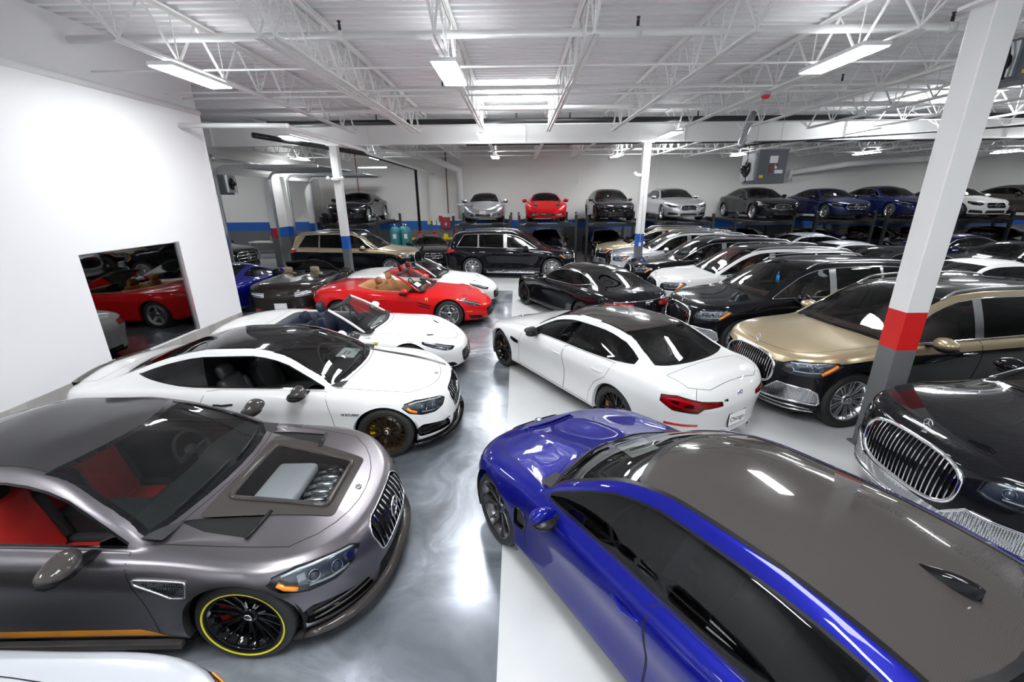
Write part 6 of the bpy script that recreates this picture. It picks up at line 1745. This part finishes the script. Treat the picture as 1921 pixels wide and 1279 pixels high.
# --- 8 pearl white gran coupe
def bmw_tail_white(c): tail_bmw(c); plate(c, 'Chicago', .52, u=0, w=.31, h=.155, size=.085)
def pre_gran(c):
    for sd in (1, -1):
        c.line('wrapr', [(sd*.66, z) for z in np.linspace(.99, .83, 6)], .006, closed=False, step=.01)
        q = rpoly([(1.28, .66), (1.30, .70), (1.52, .67), (1.50, .62), (1.40, .62)], .015); patch(c, 'fender_vent', q, 'side', [GBK], 'B', side=sd, push=.004); c.tubes('sideB', q, .006, BLK, 'fender_vent_frame', off=.004, side=sd)
c = Car(hires(GRAN, 1.4), dict(paint=[P_PEARL], roof=CARB, roof_strip=1, roofgap=.008, pre_hood=pre_gran, face=[face_bmw], tail=[bmw_tail_white], gs=[GSD, GTI, GTI], mirror=CARB, handle=P_PEARL, open_windows=(0,), open_side=-1, wheel=W(.265, 'v7', GBK, caliper=mat('bronze_caliper', (.4, .2, .05)), wid=.27))).build()
place(c, .03, 8.88, 121.3, 0, 'pearl white four-door coupe with carbon roof seen from behind, Chicago plate')
# --- 9 deep blue saloon in the right foreground
def pre_m3(c):
    q = rpoly([(.33, -.30), (.33, .30), (.42, .27), (.42, -.27)], .02); patch(c, 'hood_vent', q, 'top', [GAP], 'T', push=-.02)
    c.tubes('top', q, .010, P_BLUE, 'hood_vent_frame', off=.004)
    for sd in (1, -1):
        q = rpoly([(1.18, .50), (1.20, .68), (1.30, .70), (1.36, .66), (1.30, .50)], .02); patch(c, 'fender_vent', q, 'side', [GBK], 'B', side=sd, push=-.01)
        c.tubes('sideB', q, .006, GBK, 'fender_vent_frame', off=.004, side=sd)
def fin(c):
    r = c.at('top', 3.36, 0); P = r[0]; b = MB(); n = 10; vs = []
    for k in range(n+1):
        t = k/n; x = -.12+.25*t; h = .062*math.sin(math.pi*min(t*.62, 1))**1.2 if t < .97 else .05; w = .030*math.sin(math.pi*(.08+.80*t))
        vs += [(x, -w, -.006), (x, -w*.55, h*.7), (x, 0, h), (x, w*.55, h*.7), (x, w, -.006)]
    b.add(vs, [(5*k+j, 5*k+j+1, 5*k+6+j, 5*k+5+j) for k in range(n) for j in range(4)]+[(5*n, 5*n+1, 5*n+2, 5*n+3, 5*n+4)], 0, True); b.build('antenna_fin', GBK, c.root, loc=(P.x, 0, P.z-.002))
SM3 = hires(SEDAN, 1.5, hoodfn=lambda x, y: .022*math.exp(-((x-.75)/.5)**2)*(math.exp(-((abs(y)-.27)/.10)**2))-.010*math.exp(-((x-.9)/.4)**2)*math.exp(-(y/.12)**2))
c = Car(SM3, dict(paint=[P_BLUE], roof=CARB, roof_strip=1, roofgap=.008, pre_hood=pre_m3, face=[face_bmw, fin], tail=[tail_bmw], gs=[GTI, GTI, GTI], seal=BLK, wheel=W(.265, 'v7', GMET, wid=.27, badge=BLK))).build()
place(c, .15, 4.38, 121.4, 0, 'deep blue four-door saloon with carbon fibre roof in the right foreground')
r = empty('price_sheet', (0, 0, 0)); tag(r, 'white paper sheet with red print behind the windscreen of the deep blue saloon', 'paper')
MB().box((0, 0, 0), (.30, .22, .003)).tube([(-.10+.013*k, -.03+.02*(k%2), .004) for k in range(14)], .003, 4, 1).build('sheet', [WHT, M_RED], r); r.location = (1.02, 3.22, 1.0); r.rotation_euler = (0, .0, .5)
# --- 10 black coupe behind the white one
def pre_s(c):
    for sd in (1, -1): c.tubes('sideB', [(x, .26) for x in np.linspace(1.35, 3.3, 8)], .008, BLK, 'sill_trim', off=.004, closed=False, side=sd)
def tail_s(c):
    lamp(c, [(.36, .74), (.38, .82), (.70, .85), (1.04, .84), (1.02, .75), (.70, .70)], 'wrapr', [('bar', .45, .78, [(.7, .80), (.95, .80)], .012)], lens=TAIL, body=TAIL, name='taillight')
    c.tubes('wrapr', [(u, .86) for u in np.linspace(-.8, .8, 20)], .010, CHR, 'trunk_chrome_strip', off=.004, closed=False)
    emblem_star(c, 'wrapr', 0, .80, .05)
c = Car(dict(BIGC), dict(paint=[P_BLACK], roof=GBK, face=[lambda c: face_amg(c), pre_s], tail=[tail_s], dlo_trim=CHR, gs=[GTI, GTI], gr=GTI, wheel=W(.265, 'ten', BLK, caliper=CALR, lod=0))).build()
place(c, .66, 13.7, 116, 0, 'glossy black two-door coupe with chrome window trim seen from behind in the middle')
# --- 11 tall suvs
def suvcar(pm, lo=None, d=1.0, seatm=BRNL, trim=INN, roof=GBK, face=face_maybach, **k):
    S = dict(SUV); S['dens'] = d
    if lo is not None: S['split_row'] = 1.35
    return Car(S, dict(paint=[pm]+([lo] if lo is not None else []), roof=roof, face=[face, suv_extras], tail=[tail_suv], dlo_trim=CHR, gs=[GSD, GTI, GTI], pillar=CHR if d > 1.2 else ALU, seat=seatm, trim=trim, dash=BRNL if seatm is BRNL else INN, handle=CHR, wheel=W(.29, 'turbine' if k.get('tb') else 'multi', ALU, wid=.285, badge=CHR, lod=1 if d > 1.2 else 0), archmat=lo or pm, **{a: b for a, b in k.items() if a != 'tb'})).build()
g6 = suvcar(P_GOLD, P_BLACK, 1.4); place(g6, 3.42, 6.05, 188.5, 0, 'champagne and black tall suv with slatted grille behind the big red-banded column')
b7 = suvcar(P_BLACK, None, 1.4); place(b7, 3.58, 3.50, 178, 0, 'black suv with huge slatted grille and star ornament at the right edge')
chm = {}
for o in bpy.data.objects:
    if o.parent is not None: chm.setdefault(o.parent.name, []).append(o)
b5 = suvcar(P_BLACK, None, 1.0, seatm=BRNL); place(b5, 3.30, 8.75, 187.0, 0, 'black suv with chrome grille and brown dashboard next beyond the champagne and black one')
w4 = suvcar(P_WHITE, None, 1.0, seatm=REDL); place(w4, 3.62, 11.65, 178, 0, 'white suv with black roof and brown-red seats in the row on the right')
def recar(src, swap, x, y, deg, label, z=0, cat='car', group=None):
    ch = {}
    for o in bpy.data.objects:
        if o.parent is not None: ch.setdefault(o.parent.name, []).append(o)
    return place(copy_tree(src, swap, ch), x, y, deg, z, label, cat, group)
recar(b5, None, 3.58, 14.2, 176, 'black suv between the white suv and the slim middle column')
recar(w4, {P_WHITE: P_WSILV}, 3.55, 16.9, 174, 'silver-white suv whose hood passes behind the slim middle column')
gL = suvcar(P_GOLD, P_BLACK, 1.0); place(gL, -4.05, 17.95, -4, 0, 'champagne and black suv seen from its right side behind the slim left column')
recar(gL, None, 3.35, 19.1, 174, 'champagne suv at the far end of the suv row, closest to the lifts')
recar(b5, None, 2.35, 17.45, -7, 'long black suv parked sideways in front of the lifts, nose to the right')
gb = suvcar(P_BLACK, None, 1.0, face=face_gls); place(gb, -11.45, 18.45, -12, 0, 'black suv with star grille poking out of the service bay at the left')
# --- 12 lifted cars
def face_porsche(c):
    lamp(c, [(.42, .60), (.40, .66), (.50, .72), (.62, .72), (.70, .66), (.66, .60), (.54, .57)] if False else [(.47+.16*math.cos(a), -.52+.105*math.sin(a)) for a in np.linspace(0, 2*math.pi, 25)[:-1]], 'top', [('ball', .43, -.52, .05), ('ball', .55, -.53, .03)], regs='T', body=LBRT)
    blackout(c, 'lower_intake', [(-.36, .26), (.36, .26), (.34, .38), (-.34, .38)], 'wrap', BMESH_); blackout(c, 'side_intake', [(.42, .26), (.86, .28), (.90, .40), (.46, .40)], 'wrap', BMESH_, side=1)
    hbars(c, [.30, .345], .45, .86, .008, ALU, 'intake_fin'); hbars(c, [.30, .345], .45, .86, .008, ALU, 'intake_fin', sd=-1)
def face_trident(c):
    gp = [(.36*math.copysign(abs(math.cos(a))**.7, math.cos(a)), .56+.115*math.copysign(abs(math.sin(a))**.8, math.sin(a))) for a in np.linspace(0, 2*math.pi, 29)[:-1]]
    blackout(c, 'grille', gp, 'wrap', BLK, round_=0, push=-.05, frame=CHR, fr=.010)
    vbars(c, [-.30+.05*k for k in range(13)], lambda u: .56-.105*max(0, 1-(u/.36)**2)**.5+.01, lambda u: .56+.105*max(0, 1-(u/.36)**2)**.5-.01, .010, CHR, off=-.004, flat=.02)
    b = MB(); b.bar((0, -.06, 0), (0, .07, 0), .012, .01)
    for s in (-1, 1): b.bar((0, -.01, 0), (s*.035, .0, 0), .012, .01).bar((s*.035, 0, 0), (s*.035, .055, 0), .012, .01)
    r = c.at('wrap', 0, .56); o = b.build('trident_badge', CHR, c.root); o.matrix_local = frame_mtx(r[0]+r[1]*.016, Vector((0, 0, 1)).cross(r[1]), (0, 0, 1))
    lamp(c, [(.52, .62), (.60, .66), (.95, .73), (1.16, .78), (1.12, .70), (.90, .62), (.66, .59)], 'wrap', [('ball', .74, .645, .035), ('bar', .60, .64, [(.8, .69), (1.0, .73)], .010), ('amber', 1.0, .69, [(1.1, .74)], .016)])
    blackout(c, 'side_intake', [(.46, .26), (1.0, .27), (.92, .38), (.52, .34)], 'wrap', BLK, side=1); blackout(c, 'lower_intake', [(-.40, .24), (.40, .24), (.36, .33), (-.36, .33)], 'wrap', BMESH_)
def face_star(c):
    lamp(c, [(.50, .60), (.56, .67), (.86, .72), (1.10, .75), (1.06, .66), (.86, .58), (.62, .55)], 'wrap', [('ball', .68, .62, .036), ('bar', .58, .64, [(.8, .69), (1.0, .715)], .012), ('amber', .95, .63, [(1.05, .69)], .014)])
    blackout(c, 'grille', [(-.42, .52), (-.36, .44), (.36, .44), (.42, .52), (.36, .66), (-.36, .66)], 'wrap', BLK, push=-.04, frame=CHR, fr=.006); hbars(c, [.55], -.38, .38, .014, ALU); emblem_star(c, 'wrap', 0, .55, .10)
    blackout(c, 'lower_intake', [(-.44, .22), (.44, .22), (.40, .34), (-.40, .34)], 'wrap', BMESH_); blackout(c, 'side_intake', [(.50, .22), (1.0, .25), (.96, .37), (.56, .34)], 'wrap', BLK, side=1)
ZL = LZ+.01; YN = 20.25
R9 = Car(dict(R911), dict(paint=[P_SILV], roof=BLK, face=[face_porsche, lambda c: plate(c, '', .44, mode='wrap')], gs=[GSD, GSD], gr=GSD, mirror=P_SILV, wheel=W(.245, 'ten', ALU, lod=0))).build(); place(R9, -1.55, YN, -90, ZL, 'silver rear-engined sports car with round headlights on a lift')
c = recar(R9, {P_SILV: P_RED, BLK: BLK}, 1.38, YN, -90, 'red sports car with round headlights on a lift', ZL)
for o in c.children:
    if o.name.startswith('roof'): o.data = o.data.copy(); o.data.materials[0] = P_RED
    if o.name.startswith('license_plate'):
        for k in list(o.children): bpy.data.objects.remove(k)
        bpy.data.objects.remove(o)
B4 = Car(dict(SEDAN, name='compact_coupe', W=1.80, L=4.6), dict(paint=[P_BLACK], face=[face_bmw], roof=BLK, gs=[GSD, GSD, GSD], gr=GSD, seat=REDL, wheel=W(.24, 'ten', GMET, lod=0))).build(); place(B4, 4.50, YN, -91, ZL, 'black car with kidney grille and red seats on a lift')
QS = Car(dict(QUAT), dict(paint=[P_SILV], face=[face_trident], gs=[GSD, GTI, GTI], dlo_trim=CHR, wheel=W(.265, 'ten', ALU, lod=0, caliper=CALR))).build(); place(QS, 7.75, YN, -90, ZL, 'silver saloon with barred oval grille on a lift')
recar(QS, {P_SILV: P_BLACK}, 11.95, YN, -92, 'black saloon with barred chrome oval grille on a lift', ZL)
recar(QS, {P_SILV: P_NAVY}, 18.35, YN, -92, 'dark blue saloon with red brake calipers on a lift left of the big column', ZL)
recar(QS, {P_SILV: P_GRAPH}, 25.3, YN, -92, 'graphite grey saloon on the rightmost lift', ZL)
CC = Car(dict(COUPE), dict(paint=[P_NAVY], face=[face_star], gs=[GSD, GTI], wheel=W(.25, 'y5', ALU, lod=0))).build(); place(CC, 15.2, YN, -92, ZL, 'dark blue coupe with large star grille on a lift')
recar(CC, {P_NAVY: P_WHITE}, 21.4, YN, -92, 'white coupe with star grille on a lift right of the big column', ZL)
BG = Car(dict(BIGC, name='grand_tourer'), dict(paint=[P_BLACK], face=[face_bmw], gs=[GSD, GSD], gr=GSD, wheel=W(.275, 'star5', CHR, lod=0))).build(); place(BG, -7.9, YN, -88, ZL, 'black grand coupe with chrome wheels on the lift at the back left')
# --- 13 cars under the lifts and the field at the right
for x, src, sw, lb in ((1.5, QS, {P_SILV: P_BLACK}, 'under the red sports car'), (4.6, BG, None, 'under the black car with red seats'), (7.9, QS, {P_SILV: P_BLACK}, 'under the silver saloon'), (11.8, BG, None, 'under the black saloon with the barred grille'), (15.2, CC, {P_NAVY: P_SILV}, 'under the dark blue coupe'), (18.4, QS, {P_SILV: P_BLACK}, 'under the dark blue saloon'), (21.3, QS, {P_SILV: P_GRAPH}, 'under the white coupe'), (24.9, BG, None, 'under the graphite saloon')):
    recar(src, sw, x, YN+.1, -90, ('silver' if src is CC else 'graphite' if x == 21.3 else 'black')+' car parked below the lift deck '+lb)
LC = Car(dict(LOWC), dict(paint=[P_BLACK], roof=GBK, face=[face_star], gs=[GTI, GTI], wheel=W(.25, 'ten', ALU, lod=0))).build(); place(LC, -3.75, 19.5, -76, 0, 'low black coupe facing the camera between the two sideways suvs')
GR = Car(dict(GRAN), dict(paint=[P_WHITE], roof=P_WHITE, face=[face_bmw], gs=[GTI, GTI, GTI], wheel=W(.265, 'v7', GMET, lod=0))).build(); place(GR, 9.3, 11.3, 184, 0, 'white four-door coupe behind the big column, second row at the right')
recar(GR, {P_WHITE: P_WSILV}, 9.2, 16.3, 184, 'silver-white saloon behind the white suv, second row at the right')
recar(QS, {P_SILV: P_WSILV}, 9.5, 19.2, 182, 'pale silver saloon in the second row closest to the lifts')
recar(QS, {P_SILV: P_BLACK}, 9.0, 13.75, 184, 'black saloon roof left of the big column, second row at the right')
recar(QS, {P_SILV: P_BLACK}, 9.1, 8.7, 184, 'black saloon beyond the champagne and black suv, second row')
recar(QS, {P_SILV: P_NAVY}, 14.9, 18.0, 185, 'dark blue saloon in the third row just left of the big column')
recar(BG, None, 14.9, 15.4, 185, 'black two-door coupe in the third row right of the big column')
recar(QS, {P_SILV: P_GRAPH}, 15.0, 12.7, 185, 'graphite saloon at the right edge, third row')
recar(QS, {P_SILV: P_BLACK}, 20.4, 18.2, 185, 'black saloon at the right edge in front of the lifts')
recar(BG, None, 20.6, 15.2, 185, 'black coupe at the right edge, fourth row')
# --- 14 silver fender at the bottom left corner
c = Car(dict(BIGC, name='grand_coupe', dens=1.2), dict(paint=[P_WSILV], face=[lambda c: face_amg(c)], tail=[], gs=[GTI, GTI], wheel=W(.265, 'y5', ALU))).build()
place(c, -1.08, .66, 1.5, 0, 'silver-white car at the bottom left corner with only its fender in view')
o = MB().box((0, 0, 0), (.26, .18, .004)).build('dash_card', WHT); o.location = (5.30, 11.10, 1.15); tag(o, 'white card lying on the dashboard of the white suv', 'card')
o = MB().box((0, 0, 0), (.012, .09, .15)).tube([(0, 0, .07), (0, 0, .14)], .006, 5).build('mirror_tag', mat('tag_blue', (.01, .22, .55), rough=.4)); o.location = (5.12, 8.45, 1.47); tag(o, 'blue hang tag behind the windscreen of the black suv with brown dashboard', 'tag')
